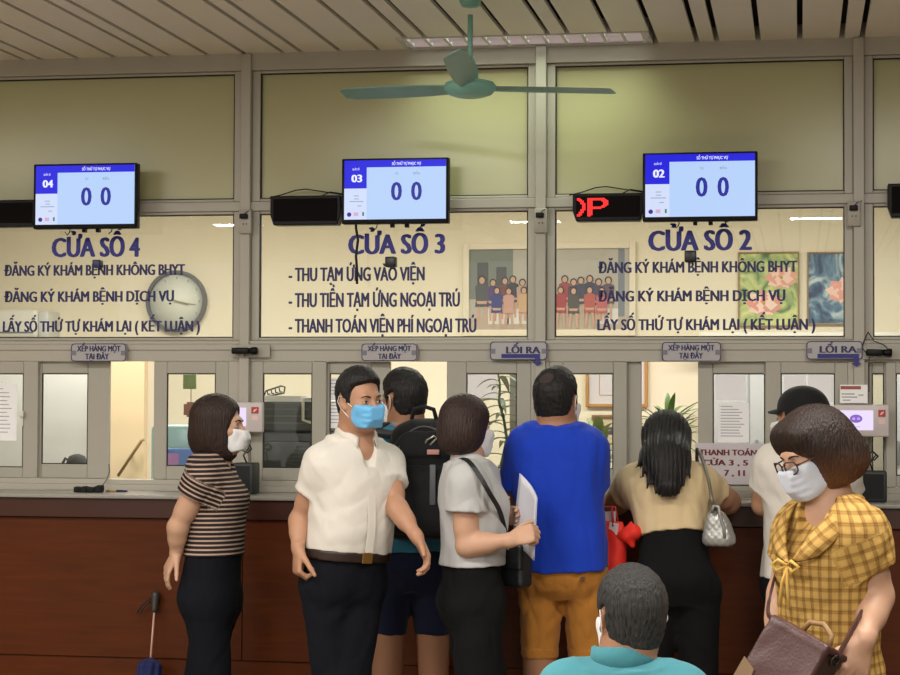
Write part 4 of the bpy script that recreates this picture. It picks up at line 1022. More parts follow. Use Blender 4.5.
def rotz(a): c, s = math.cos(a), math.sin(a); return np.array([[c, -s, 0], [s, c, 0], [0, 0, 1.0]])
def rotx(a): c, s = math.cos(a), math.sin(a); return np.array([[1, 0, 0], [0, c, -s], [0, s, c]])
def roty(a): c, s = math.cos(a), math.sin(a); return np.array([[c, 0, s], [0, 1, 0], [-s, 0, c]])
def facing(phi):
    """axes (right, forward, up) of somebody facing the compass angle phi (0 = along the wall to the right, 90 = to the wall)"""
    return rotz(R(phi - 90))
def snoise(P, f, seed=0):
    """cheap smooth folds: a few warped sines"""
    rng = np.random.RandomState(seed); out = 0
    for i in range(4):
        d = rng.normal(size=3); d /= np.linalg.norm(d); d2 = rng.normal(size=3)
        out = out + np.sin((P @ d) * f * (1 + .4 * i) + 1.6 * np.sin((P @ d2) * f * .4 + i) + rng.rand() * 6)
    return out / 4

def crease(P, f, seed=0):
    n = snoise(P, f, seed); r_ = np.abs(snoise(P, f * 1.15, seed + 17)) ** .6
    return .55 * n + 1.1 * (.55 - r_)
# ---- head ----------------------------------------------------------------
def local(c, M, s):
    c = nv(c); M = nv(M)
    return lambda P: ((P - c) @ M) / s
class Head:
    """c: centre between the ears, M: columns right/forward/up, s: size (1 = 0.225 m high)"""
    def __init__(h, c, phi, pitch=0, roll=0, s=1.0, female=False):
        h.c = nv(c); h.M = facing(phi) @ rotx(R(pitch)) @ roty(R(roll)); h.s = s; h.female = female
    def w(h, p): return h.c + h.M @ (nv(p) * h.s)
    def d(h, v): return h.M @ nv(v)
    def prims(h, ears=True):
        s, w = h.s, h.w; E = lambda c, r, k, op='u', M=None: ell(w(c), nv(r) * s, h.M if M is None else h.M @ M, k * s, op)
        C = lambda a, b, ra, rb, k, op='u': rc(w(a), w(b), ra * s, rb * s, k * s, op)
        jw = .052 if h.female else .057
        L = [E((0, -.014, .034), (.074, .094, .082), 0), E((0, .022, -.03), (.062, .068, .080), .03), E((0, .03, -.068), (jw, .056, .045), .03),
             E((0, .066, -.094), (.026, .022, .02), .025), E((0, -.03, -.03), (.06, .06, .06), .03),
             E((-.042, .062, -.022), (.024, .022, .02), .02), E((.042, .062, -.022), (.024, .022, .02), .02),
             C((-.03, .081, .022), (.03, .081, .022), .012, .012, .02),
             E((-.033, .100, .002), (.019, .018, .012), .012, 's'), E((.033, .100, .002), (.019, .018, .012), .012, 's'),
             E((-.032, .0745, .001), (.0155, .0145, .0125), .006), E((.032, .0745, .001), (.0155, .0145, .0125), .006),
             C((0, .086, .014), (0, .108, -.026), .0075, .0115, .012), E((-.012, .099, -.031), (.009, .010, .008), .008), E((.012, .099, -.031), (.009, .010, .008), .008),
             E((0, .088, -.058), (.026, .012, .0085), .01), E((0, .086, -.071), (.022, .012, .009), .008), E((0, .1005, -.0642), (.026, .009, .0022), .004, 's')]
        if ears:
            for sx in (-1, 1):
                A = rotz(R(sx * 24)) @ rotx(R(-8))
                L += [E((sx * .0745, -.006, .000), (.0075, .019, .031), .008, 'u', A), E((sx * .0815, -.002, .004), (.006, .010, .017), .006, 's', A), E((sx * .073, .002, -.026), (.007, .010, .010), .008)]
        return L
    def build_face(h, parent, browm, closed=False, lidm=None):
        """eyes with iris and lash line, eyebrows"""
        s = h.s
        for sx in (-1, 1):
            c = nv((sx * .032, .0745, .001)); rr = nv((.0163, .0153, .0133))
            if not closed:
                b = MB(); n, m_ = 14, 5; vs = []; idx = {}
                def sp(u, v):     # u across, v up, in the eye's own half width
                    x, z = u * .0135, v; yy = max(0, 1 - (x / rr[0]) ** 2 - (z / rr[2]) ** 2) ** .5
                    return h.w(c + nv((x + 0, rr[1] * yy, z)))
                for i in range(n + 1):
                    u = -1 + 2 * i / n; up = .0050 * (1 - abs(u) ** 2.2); lo_ = -.0036 * (1 - abs(u) ** 2.4)
                    for j in range(m_ + 1): vs.append(sp(u, lo_ + (up - lo_) * j / m_))
                fs = [(i * (m_ + 1) + j, (i + 1) * (m_ + 1) + j, (i + 1) * (m_ + 1) + j + 1, i * (m_ + 1) + j + 1) for i in range(n) for j in range(m_)]
                b.add(vs, fs, 0, True)
                # iris
                vs = [sp(.0, .001)]; q = 16
                for i in range(q):
                    a = 2 * math.pi * i / q; z = max(-.0034, min(.0047, .0008 + .0052 * math.sin(a))); p = sp(.0052 * math.cos(a) / .0135, z); vs.append(p + h.d((0, .0006, 0)) * s)
                vs[0] = vs[0] + h.d((0, .0008, 0)) * s
                b.add(vs, [(0, 1 + i, 1 + (i + 1) % q) for i in range(q)], 1, True)
                e = b.build('eye', [mat('eye_white', (205, 196, 188), .25), mat('eye_brown', (38, 24, 18), .15)], parent)
            b = MB(); pts = []
            for i in range(9):
                u = -1.05 + 2.1 * i / 8; z = (.0056 if not closed else -.003) * (1 - abs(min(1, abs(u))) ** 2.2); x = u * .0135; yy = max(.05, 1 - (x / rr[0]) ** 2 - (z / rr[2]) ** 2) ** .5
                pts.append(h.w(c + nv((x, rr[1] * yy + .0004, z))))
            b.tube(pts, [.0005 * s] + [.0012 * s] * 7 + [.0005 * s], 6); b.build('eyelash', mat('lash_black', (24, 18, 16), .6), parent)
            b = MB(); pts = [h.w((sx * x, y, z)) for x, y, z in ((.014, .0955, .0195), (.024, .0945, .0235), (.036, .0890, .0245), (.047, .0790, .0195))]
            b.tube(pts, [.0022 * s, .0032 * s, .003 * s, .0012 * s], 7); b.build('eyebrow', browm, parent)
def cranium(h, grow):
    s = h.s; g = grow
    return [ell(h.w((0, -.014, .034)), nv((.074 + g, .094 + g, .082 + g)) * s, h.M, 0), ell(h.w((0, -.03, -.03)), nv((.06 + g, .06 + g, .06 + g)) * s, h.M, .03 * s)]
SHORT = [(.066, .062), (.050, .038), (.040, .018), (.030, .002), (.022, -.016), (.012, -.014), (.012, .012), (.006, .034), (-.012, .036), (-.026, .020), (-.030, -.018), (-.040, -.044), (-.060, -.062), (-.14, -.056), (-.14, .16), (.02, .16), (.075, .125), (.086, .078)]
def short_hair(h, parent, m, grow=.009, poly=SHORT, crown=0.0, name='hair', rough=.0022, extra=()):
    f2 = poly2(poly); L = local(h.c, h.M, h.s)
    pr = cranium(h, grow) + [ell(h.w((0, .0, .052)), nv((.066 + grow + crown * .3, .086 + grow, .070 + grow + crown)) * h.s, h.M, .02 * h.s)] + list(extra)
    def post(P, D):
        q = L(P); g = smax(D, f2(q[..., 1] + .4 * np.maximum(np.abs(q[..., 0]) - .03, 0) * np.clip((q[..., 2] + .005) / .04, 0, 1), q[..., 2]) * h.s, .007)
        return g + rough * .7 * snoise(q, 150, 3) + rough * .9 * snoise(q * nv((1, 1, .6)), 430, 5)
    return skin(name, pr, m, parent, .0045, post, 1)
def hair_mat(name, c1, c2, rough=.52, tip=None):
    if name in MATS: return MATS[name]
    m = bpy.data.materials.new(name); m.use_nodes = True; nt = m.node_tree; bs = nt.nodes['Principled BSDF']
    tc = nt.nodes.new('ShaderNodeTexCoord'); mp = nt.nodes.new('ShaderNodeMapping'); mp.inputs['Scale'].default_value = (230, 230, 14)
    n = nt.nodes.new('ShaderNodeTexNoise'); n.inputs['Scale'].default_value = 1.0; n.inputs['Detail'].default_value = 3
    r = nt.nodes.new('ShaderNodeValToRGB'); r.color_ramp.elements[0].color = srgb(*c1); r.color_ramp.elements[1].color = srgb(*c2); r.color_ramp.elements[0].position = .3; r.color_ramp.elements[1].position = .75
    bp = nt.nodes.new('ShaderNodeBump'); bp.inputs['Strength'].default_value = .8; bp.inputs['Distance'].default_value = .006
    nt.links.new(tc.outputs['Object'], mp.inputs[0]); nt.links.new(mp.outputs[0], n.inputs['Vector']); nt.links.new(n.outputs['Fac'], r.inputs[0]); nt.links.new(r.outputs[0], bs.inputs['Base Color'])
    nt.links.new(n.outputs['Fac'], bp.inputs['Height']); nt.links.new(bp.outputs['Normal'], bs.inputs['Normal']); bs.inputs['Roughness'].default_value = rough; bs.inputs['Specular IOR Level'].default_value = .3
    if tip:
        sx = nt.nodes.new('ShaderNodeSeparateXYZ'); nt.links.new(tc.outputs['Object'], sx.inputs[0]); mr = nt.nodes.new('ShaderNodeMapRange'); mr.inputs['From Min'].default_value = tip[1]; mr.inputs['From Max'].default_value = tip[2]; nt.links.new(sx.outputs['Z'], mr.inputs[0])
        mx = nt.nodes.new('ShaderNodeMix'); mx.data_type = 'RGBA'; mx.inputs[6].default_value = srgb(*tip[0]); nt.links.new(mr.outputs[0], mx.inputs[0]); nt.links.new(r.outputs[0], mx.inputs[7]); nt.links.new(mx.outputs[2], bs.inputs['Base Color'])
    MATS[name] = m; return m
MASKP = [(.060, -.004), (.125, -.012), (.128, -.075), (.10, -.115), (.045, -.112), (.012, -.072), (.012, -.03)]
def face_mask(h, parent, m, loopm, poly=MASKP, wid=.068, pleats=True, thick=.007):
    s = h.s; f2 = poly2(poly); L = local(h.c, h.M, s)
    pr = [p for p in Head.prims(h, False) if p.op == 'u'] + [rc(h.w((0, .104, -.03)), h.w((0, .082, -.088)), .026 * s, .026 * s, .05 * s)]
    def post(P, D):
        q = L(P)
        g = D - thick * s
        if pleats: g = g + .0016 * s * np.sin((q[..., 2] + .2) * 2 * math.pi / .022) * (np.abs(q[..., 0]) < .05)
        return smax(smax(g, f2(q[..., 1], q[..., 2]) * s, .004), (np.abs(q[..., 0]) - wid) * s, .006)
    k = skin('face_mask', pr, m, parent, .0038, post, 2, keep=1)
    for sx in (-1, 1):
        b = MB()
        pts = [h.w((sx * x, y, z)) for x, y, z in ((.058, .05, -.026), (.071, .024, -.006), (.080, .0, .022), (.086, -.018, .022), (.086, -.026, .0), (.080, -.016, -.024), (.070, .01, -.050), (.058, .036, -.072))]
        b.tube(pts, .0016 * s, 6); b.build('ear_loop', loopm, k)
    return k

# ---- hand ----------------------------------------------------------------
def hand_prims(wr, d, t, curl=.5, s=1.0, thumb=.5, spread=1.0, flat=False):
    """wr wrist, d along the hand, t towards the thumb side; the fingers curl towards n = palm side"""
    wr = nv(wr); d = unit(d); t = nv(t); t = unit(t - d * t.dot(d)); n = np.cross(t, d)
    if hand_prims.side < 0: n = -n
    W = lambda a, b, c: wr + (d * a + t * b + n * c) * s
    M = np.stack([t, n, d], 1)
    L = [loft(wr, M, [(-.02 * s, .027 * s, .020 * s), (.0, .027 * s, .019 * s), (.03 * s, .036 * s, .0155 * s, .002 * s), (.065 * s, .041 * s, .014 * s), (.088 * s, .038 * s, .011 * s)], .015, n=2.2, rim=.012),
         ell(W(.032, .022, .008), nv((.016, .014, .028)) * s, M, .012)]
    for j, (b0, L0, off) in enumerate(((.030, .070, 0), (.0105, .078, .003), (-.0095, .073, .0), (-.029, .058, -.006))):
        p = W(.086 + off, b0 * spread, 0); a = 0.15 * curl * (1 + .08 * j); lens = (.46, .30, .24); rs = (.0092, .0084, .0077, .0066)
        dev = b0 * .8 * (spread - .85) * 3
        for i in range(3):
            a2 = a + (.85, 1.15, .75)[i] * curl * (1 + .06 * j)
            dirv = d * math.cos(a2) + n * math.sin(a2) + t * dev * .6
            q = p + dirv * L0 * lens[i] * s
            L.append(rc(p, q, rs[i] * s, rs[i + 1] * s, .004 if i else .008)); p = q; a = a2
    p = W(.022, .028, .006); th = thumb
    for i, (ln, r0, r1) in enumerate(((.042, .0125, .0105), (.032, .0103, .0092), (.026, .0092, .0075))):
        an = .85 - .3 * i * th; q = p + (d * math.cos(an) + t * math.sin(an) * (1 - .35 * th) + n * (.35 * th + .18 * i * th)) * ln * s
        L.append(rc(p, q, r0 * s, r1 * s, .008 if i == 0 else .004)); p = q
    return L
hand_prims.side = 1
def hand(wr, d, t, right, **kw):
    hand_prims.side = 1 if right else -1
    return hand_prims(wr, d, t, **kw)

# ---- body ----------------------------------------------------------------
TORSO_M = [(-.17, .085, .070, 0), (-.09, .130, .100, -.003), (0, .148, .112, -.006), (.2, .142, .106, 0), (.4, .136, .104, .010), (.6, .143, .108, .014), (.78, .150, .108, .010), (.92, .124, .086, -.004), (1.0, .068, .062, -.012)]
TORSO_F = [(-.17, .085, .070, 0), (-.09, .132, .102, -.005), (0, .150, .114, -.010), (.2, .136, .102, 0), (.4, .118, .092, .010), (.6, .125, .098, .014), (.74, .132, .112, .022), (.9, .114, .078, -.004), (1.0, .056, .053, -.012)]
class Fig:
    """a posed figure: joints in world coordinates, phi the direction it faces"""
    def __init__(s, phi, P, N, sh, el, wr, hips, kn, an, size=1.0, female=False, arm=1.0, twist=0):
        s.phi, s.P, s.N, s.size, s.female, s.arm = phi, nv(P), nv(N), size, female, arm
        s.sh, s.el, s.wr, s.hips, s.kn, s.an = ([nv(a) for a in q] for q in (sh, el, wr, hips, kn, an))   # [right, left]
        s.F = facing(phi + twist); z = unit(s.N - s.P); x = s.F[:, 0] - z * s.F[:, 0].dot(z); x = unit(x); s.T = np.stack([x, np.cross(z, x), z], 1); s.L = np.linalg.norm(s.N - s.P)
        s.St = TORSO_F if female else TORSO_M
    def torso(s, grow=0.0, t0=-.17, t1=1.0, st=None, k=.03, gw=0, rim=.0, n=2.3):
        st = st or s.St; ts = [q[0] for q in st]
        keep = sorted({t0, t1} | {t for t in ts if t0 < t < t1})
        S_ = []
        for t in keep:
            w, d, fy = (float(_cr(ts, [q[j] for q in st], np.array([t]))[0]) for j in (1, 2, 3))
            S_.append((t * s.L, w * s.size + grow + gw, d * s.size + grow, 0, fy * s.size))
        return loft(s.P, s.T, S_, k, rim=rim, n=n)
    def tp(s, t, side=0, fwd=0): return s.P + s.T @ nv((side, fwd, t * s.L))
    def shoulders(s, grow=0, k=.05, r=None):
        r = (r or (.052 if not s.female else .044)) * s.size + grow
        return [rc(s.tp(.93), s.sh[i], (.038 if not s.female else .032) * s.size + grow, r, k) for i in (0, 1)]
    def arms(s, k=.02):
        a = s.arm * s.size; L = []
        for i in (0, 1):
            S, E, W = s.sh[i], s.el[i], s.wr[i]
            L += [rc(S, E, .047 * a, .037 * a, .03), rc(S + (E - S) * .35, S + (E - S) * .7, .044 * a, .041 * a, .03),
                  rc(E, W, .037 * a, .0255 * a, .015), rc(E + (W - E) * .12, E + (W - E) * .45, .039 * a, .034 * a, .03)]
        return L
    def neck(s, head, r=None):
        r = (r or (.056 if not s.female else .046)) * s.size
        return [rc(s.N - s.T[:, 2] * .03, head.w((0, -.022, -.045)), r * 1.08, r * .98, .03), rc(s.tp(.95), s.tp(1.06), r * 1.5, r * 1.0, .04)]
    def legs(s, rad=(.074, .054, .037), k=.03, i01=(0, 1), cut=None):
        L = []
        for i in i01:
            H_, K, A = s.hips[i], s.kn[i], s.an[i]; q = s.size
            L += [rc(H_, K, rad[0] * q, rad[1] * q, k), rc(K, A, rad[1] * q, rad[2] * q, .012, cut1=cut), rc(K + (A - K) * .12, K + (A - K) * .42, rad[1] * q * 1.0, (rad[1] * .92) * q, .03)]
        return L
    def feet(s, k=.02):
        L = []
        for i in (0, 1):
            A = s.an[i]; f = s.F[:, 1]; z0 = max(A[2] - .065, .03)
            L += [rc(A, (A[0], A[1], z0 + .0), .036, .03, k), rc((A - f * .03) * (1, 1, 0) + (0, 0, z0), (A + f * .15) * (1, 1, 0) + (0, 0, z0 - .004), .032, .024, k)]
        return L
    def shoes(s, parent, m, solem, hh=.10):
        for i in (0, 1):
            A = s.an[i]; f = s.F[:, 1]; M = np.stack([s.F[:, 0], f, np.array((0, 0, 1.0))], 1); o = nv((A[0], A[1], 0))
            pr = [ell(o + f * .02 + nv((0, 0, .045)), (.046, .12, .042), M, 0), ell(o + f * .11 + nv((0, 0, .036)), (.048, .075, .034), M, .03), rc(o + nv((0, 0, .05)) - f * .025, o + nv((0, 0, hh)) - f * .02, .042, .041, .03)]
            k = skin('shoe', pr, m, parent, .006, lambda P, D: np.maximum(D, .012 - P[..., 2]), 1)
            b = MB(); n = 28; out = []
            for j in range(n):
                a = 2 * math.pi * j / n; x, y = .047 * math.cos(a), .045 + .142 * math.sin(a); out.append(o + M @ nv((x * (1 - .12 * (y < .0)), y, 0)))
            b.add([p + nv((0, 0, .001)) for p in out] + [p + nv((0, 0, .014)) for p in out], [tuple(range(n)), tuple(range(2 * n - 1, n - 1, -1))] + [(j, (j + 1) % n, n + (j + 1) % n, n + j) for j in range(n)])
            b.build('sole', solem, k)
SKIN_M = lambda nm, c: mat(nm, c, .5, noise=.05, nscale=30, sss=.06, spec=.35)
def cloth(nm, c, rough=.85, bump=.25, bscale=45, noise=.05, sheen=.1, stretch=(1, 1, .45)):
    return mat(nm, c, rough, noise=noise, nscale=14, bump=bump, bscale=bscale, sheen=sheen, stretch=stretch, spec=.2)
def collar(F, parent, m, r=.062, h_=.035, flap=.03, open_=35, tilt=.012, name='collar', z0=-.012, dr=.014, point=.012):
    """a folded shirt collar round the neck: stand, then flap, in one strip"""
    b = MB(); n = 40; o = F.N; X, Y, Z = F.T[:, 0], F.T[:, 1], F.T[:, 2]; rows = []
    for j in range(n + 1):
        a = R(90 + open_ / 2 + (360 - open_) * j / n); ca, sa = math.cos(a), math.sin(a)
        front = max(0, sa) ** 2; edge = max(0, 1 - min(j, n - j) / 6)
        dn = -front * .035
        p = lambda rr, z: o + X * (rr * ca) + Y * (rr * sa * (1 + .26 * front) + .002) + Z * (z0 + z + dn)
        rows.append([p(r + .002, 0), p(r - .003, h_), p(r + .002, h_ + .004), p(r + .008, h_), p(r + dr + .006 * edge, h_ - flap - point * edge), p(r + dr - .003, h_ - flap - point * edge), p(r + .003, h_ - .006)])
    m_ = len(rows[0]); vs = [q for row in rows for q in row]
    fs = [(j * m_ + i, (j + 1) * m_ + i, (j + 1) * m_ + (i + 1) % m_, j * m_ + (i + 1) % m_) for j in range(n) for i in range(m_)]
    fs += [tuple(range(m_ - 1, -1, -1)), tuple(n * m_ + i for i in range(m_))]
    b.add(vs, fs, 0, True); return b.build(name, m, parent)

BOB = [(.090, .090), (.078, .055), (.054, .025), (.047, -.03), (.048, -.09), (.062, -.118), (.05, -.13), (-.02, -.128), (-.115, -.112), (-.16, 0), (-.14, .16), (.05, .16)]
def bob_hair(h, parent, m, poly=BOB, grow=.016, low=((0, -.024, -.045), (.092, .088, .105)), window=(.052, .12, .13), wz=-.035, extra=(), rough=.0016, name='hair', post2=None):
    f2 = poly2(poly); L = local(h.c, h.M, h.s); s = h.s
    pr = cranium(h, grow) + [ell(h.w(low[0]), nv(low[1]) * s, h.M, .035 * s)] + list(extra)
    if window: pr.append(ell(h.w((0, .135, wz)), nv(window) * s, h.M, .012 * s, 's'))
    def post(P, D):
        q = L(P); g = smax(D, f2(q[..., 1], q[..., 2]) * s, .014)
        an = np.arctan2(q[..., 0], q[..., 1] + .02)
        return g + rough * (np.sin(an * 46 + 2 * np.sin(q[..., 2] * 40)) + .7 * np.sin(an * 83 + 2.5 * np.sin(q[..., 2] * 27 + 1)))
    return skin(name, pr, m, parent, .0045, post, 1)
def strap(parent, name, pts, w, t, m, nrm):
    """a flat band along points; nrm: outward direction at each point (or one for all)"""
    pts = [nv(p) for p in pts]; b = MB(); vs = []
    # smooth the path
    ts = np.arange(len(pts)); xs = np.linspace(0, len(pts) - 1, (len(pts) - 1) * 6 + 1); A = np.array(pts)
    path = np.stack([_cr(ts, A[:, j], xs) for j in range(3)], 1) if len(pts) > 2 else A
    for i in range(len(path)):
        tg = unit(path[min(i + 1, len(path) - 1)] - path[max(i - 1, 0)]); f_ = i / (len(path) - 1) * (len(pts) - 1)
        n_ = unit(nrm[min(int(round(f_)), len(nrm) - 1)]) if isinstance(nrm, list) else unit(nrm)
        n_ = unit(n_ - tg * n_.dot(tg)); s_ = np.cross(tg, n_)
        for a, c in ((-1, -1), (1, -1), (1, 1), (-1, 1)): vs.append(path[i] + s_ * (a * w / 2) + n_ * (c * t / 2))
    fs = []; N_ = len(path)
    for i in range(N_ - 1):
        for j in range(4): fs.append((i * 4 + j, i * 4 + (j + 1) % 4, (i + 1) * 4 + (j + 1) % 4, (i + 1) * 4 + j))
    fs += [(3, 2, 1, 0), tuple((N_ - 1) * 4 + j for j in range(4))]
    b.add(vs, fs); return b.build(name, m, parent)
def box_prim(c, half, M, r=.02, k=0.0, op='u'):
    c, half, M = nv(c), nv(half), nv(M)
    def f(P):
        q = np.abs((P - c) @ M) - (half - r); return np.sqrt((np.maximum(q, 0) ** 2).sum(-1)) + np.minimum(q.max(-1), 0) - r
    e = np.abs(M) @ half
    return Prim(f, c - e, c + e, k, op)
# ------------------------------------------------------------------ kit for dressed people
def J(px, py, y): return at(px, py, y)
def person(name_label, loc):
    return thing('person', name_label, 'person', (loc[0], loc[1], 0.0))
def mk(phi, P, N, shw, arms, legs=None, female=False, size=1.0, arm=1.0, shdrop=.065, shoulders=None, twist=0, stance=.088, knee_fwd=.02):
    """joints from a pelvis point, a neck point and the arms (elbow, wrist) right then left"""
    P, N = nv(P), nv(N); Fm = facing(phi + twist); x, f = Fm[:, 0], Fm[:, 1]
    sh = shoulders or [N + x * (s_ * shw) - nv((0, 0, shdrop)) for s_ in (1, -1)]
    el = [arms[0][0], arms[1][0]]; wr = [arms[0][1], arms[1][1]]
    hips = [P + x * (s_ * .078 * size) - nv((0, 0, .01)) for s_ in (1, -1)]
    if legs: kn, an = [l[0] for l in legs], [l[1] for l in legs]
    else:
        kn = [nv((P[0], P[1], .52 * size)) + x * (s_ * stance) + f * knee_fwd for s_ in (1, -1)]
        an = [nv((P[0], P[1], .075)) + x * (s_ * stance) - f * .01 for s_ in (1, -1)]
    return Fig(phi, P, N, sh, el, wr, hips, kn, an, size, female, arm, twist)
def body(F, head, parent, m, hands, h=.0042, legs=True, hidden_feet=True):
    pr = [F.torso(-.016, -.085, k=.03)] + F.shoulders(-.004) + F.arms() + F.neck(head) + head.prims()
    for p in pr[1:2]: pr[1].k = .05
    if legs: pr += F.legs(k=.045) + F.feet()
    for hd in hands: pr += hd
    # the head is laid over the neck
    return skin('body', pr, m, parent, h, None, 1, keep=1)
def shirt(F, parent, m, grow=.014, hem=.12, sleeve=.5, sr=(.062, .066), st=None, neck=None, folds=.0035, freq=34, uv=None, name='shirt', h=.005, extra=(), k=.035, seed=1, gw=0, hemfn=None, matfn=None, shr=None):
    z = F.T[:, 2]
    pr = [F.torso(grow, hem, 1.0, st, .0, gw)] + F.shoulders(grow * .75, .08, shr)
    a = F.arm * F.size
    for i in (0, 1):
        S, E = F.sh[i], F.el[i]; fr = sleeve[i] if hasattr(sleeve, '__len__') else sleeve
        if fr: pr.append(rc(S, S + (E - S) * (fr + .2), sr[0] * a, (sr[0] + (sr[1] - sr[0]) * (fr + .2) / fr) * a, k, cut1=fr / (fr + .2)))
    pr += list(extra)
    pr += neck if isinstance(neck, list) else [neck] if neck else [ell(F.N + z * .035 + F.T[:, 1] * .008, (.070 * F.size, .070 * F.size, .055), F.T, .008, 's')]
    def post(P, D):
        D = D + folds * crease(P * nv((1, 1, .55)), freq, seed) + folds * .5 * snoise(P * nv((1, 1, .7)), freq * 2.1, seed + 9)
        t = (P - F.P) @ z / F.L
        if hemfn is not None: D = smax(D, hemfn(P, t), .004)
        return D
    return skin(name, pr, m, parent, h, post, 1, uv, matfn)
def trousers(F, parent, m, rad=(.082, .066, .062), grow=.006, waist=.34, cut=.97, folds=.004, freq=26, st=None, name='trousers', h=.006, seed=4, extra=(), k=.05, crotch=-.17, uv=None):
    q = F.size; pr = [F.torso(grow, crotch, waist, st, .0, rim=.0)]
    for i in (0, 1):
        pr += [rc(F.hips[i], F.kn[i], rad[0] * q, rad[1] * q, k), rc(F.kn[i], F.an[i], rad[1] * q, rad[2] * q, .02, cut1=cut)]
    pr += list(extra)
    def post(P, D): return D + folds * crease(P * nv((1, 1, .5)), freq, seed) + folds * .5 * snoise(P * nv((1, 1, .9)), freq * 2, seed + 3)
    return skin(name, pr, m, parent, h, post, 1, uv)
def shorts(F, parent, m, rad=(.098, .10), hemz=.7, grow=.006, waist=.34, folds=.004, st=None, name='shorts', seed=6, cuff=None):
    q = F.size; pr = [F.torso(grow, -.17, waist, st, .0)]; frac = (F.hips[0][2] - hemz) / (F.hips[0][2] - F.kn[0][2])
    for i in (0, 1): pr.append(rc(F.hips[i], F.hips[i] + (F.kn[i] - F.hips[i]) * (frac + .2), rad[0] * q, rad[1] * q, .03, cut1=frac / (frac + .2)))
    def post(P, D): return D + folds * crease(P * nv((1, 1, .8)), 30, seed) + folds * .5 * snoise(P, 62, seed + 3)
    return skin(name, pr, m, parent, .0055, post, 1)
def belt(F, parent, m, t, grow=.018, hgt=.034, st=None, buckle=None):
    k = skin('belt', [F.torso(grow, t - hgt / 2 / F.L, t + hgt / 2 / F.L, st, 0)], m, parent, .005, None, 1)
    if buckle:
        c = F.tp(t, 0, 0); y = F.T[:, 1]; d = float(_cr([q[0] for q in (st or F.St)], [q[2] + q[3] for q in (st or F.St)], np.array([t]))[0]) * F.size + grow + .004
        p = c + y * d; b = MB(); X, Z = F.T[:, 0], F.T[:, 2]
        vs = [p + X * (sx * .02) + Z * (sz * .018) + y * (sy * .004) for sy in (-1, 1) for sz in (-1, 1) for sx in (-1, 1)]
        b.add(vs, [(0, 2, 3, 1), (4, 5, 7, 6), (0, 1, 5, 4), (2, 6, 7, 3), (0, 4, 6, 2), (1, 3, 7, 5)]); b.build('buckle', buckle, k, bevel=.002)
    return k
SKA = SKIN_M('skin_tan', (172, 129, 103)); SKB = SKIN_M('skin_fair', (188, 148, 123)); SKC = SKIN_M('skin_brown', (154, 111, 85))
HAIRB = hair_mat('hair_black', (14, 13, 14), (34, 31, 32)); HAIRD = hair_mat('hair_dark_brown', (30, 20, 18), (58, 40, 34)); BROW = mat('brow_dark', (34, 26, 22), .7)
MASKW = cloth('mask_white', (226, 226, 228), .8, .08, 120, .02); MASKBL = cloth('mask_blue', (108, 178, 226), .8, .08, 120, .02); LOOP = mat('ear_loop_white', (226, 224, 220), .7)
TRB = cloth('trousers_black', (13, 13, 15), .95, .3, 40, .1, 0); TRN = cloth('trousers_navy_black', (13, 15, 23), .95, .3, 40, .1, 0); BELTM = mat('belt_leather', (40, 26, 20), .45); BRASS = mat('brass', (170, 140, 80), .3, metal=.9)
SHOEB = mat('shoe_black', (24, 22, 22), .4); SOLE = mat('shoe_sole', (48, 44, 40), .7); SHOEW = mat('shoe_grey', (120, 118, 118), .6)
WHO = ''
def on(k): return not WHO or k in WHO
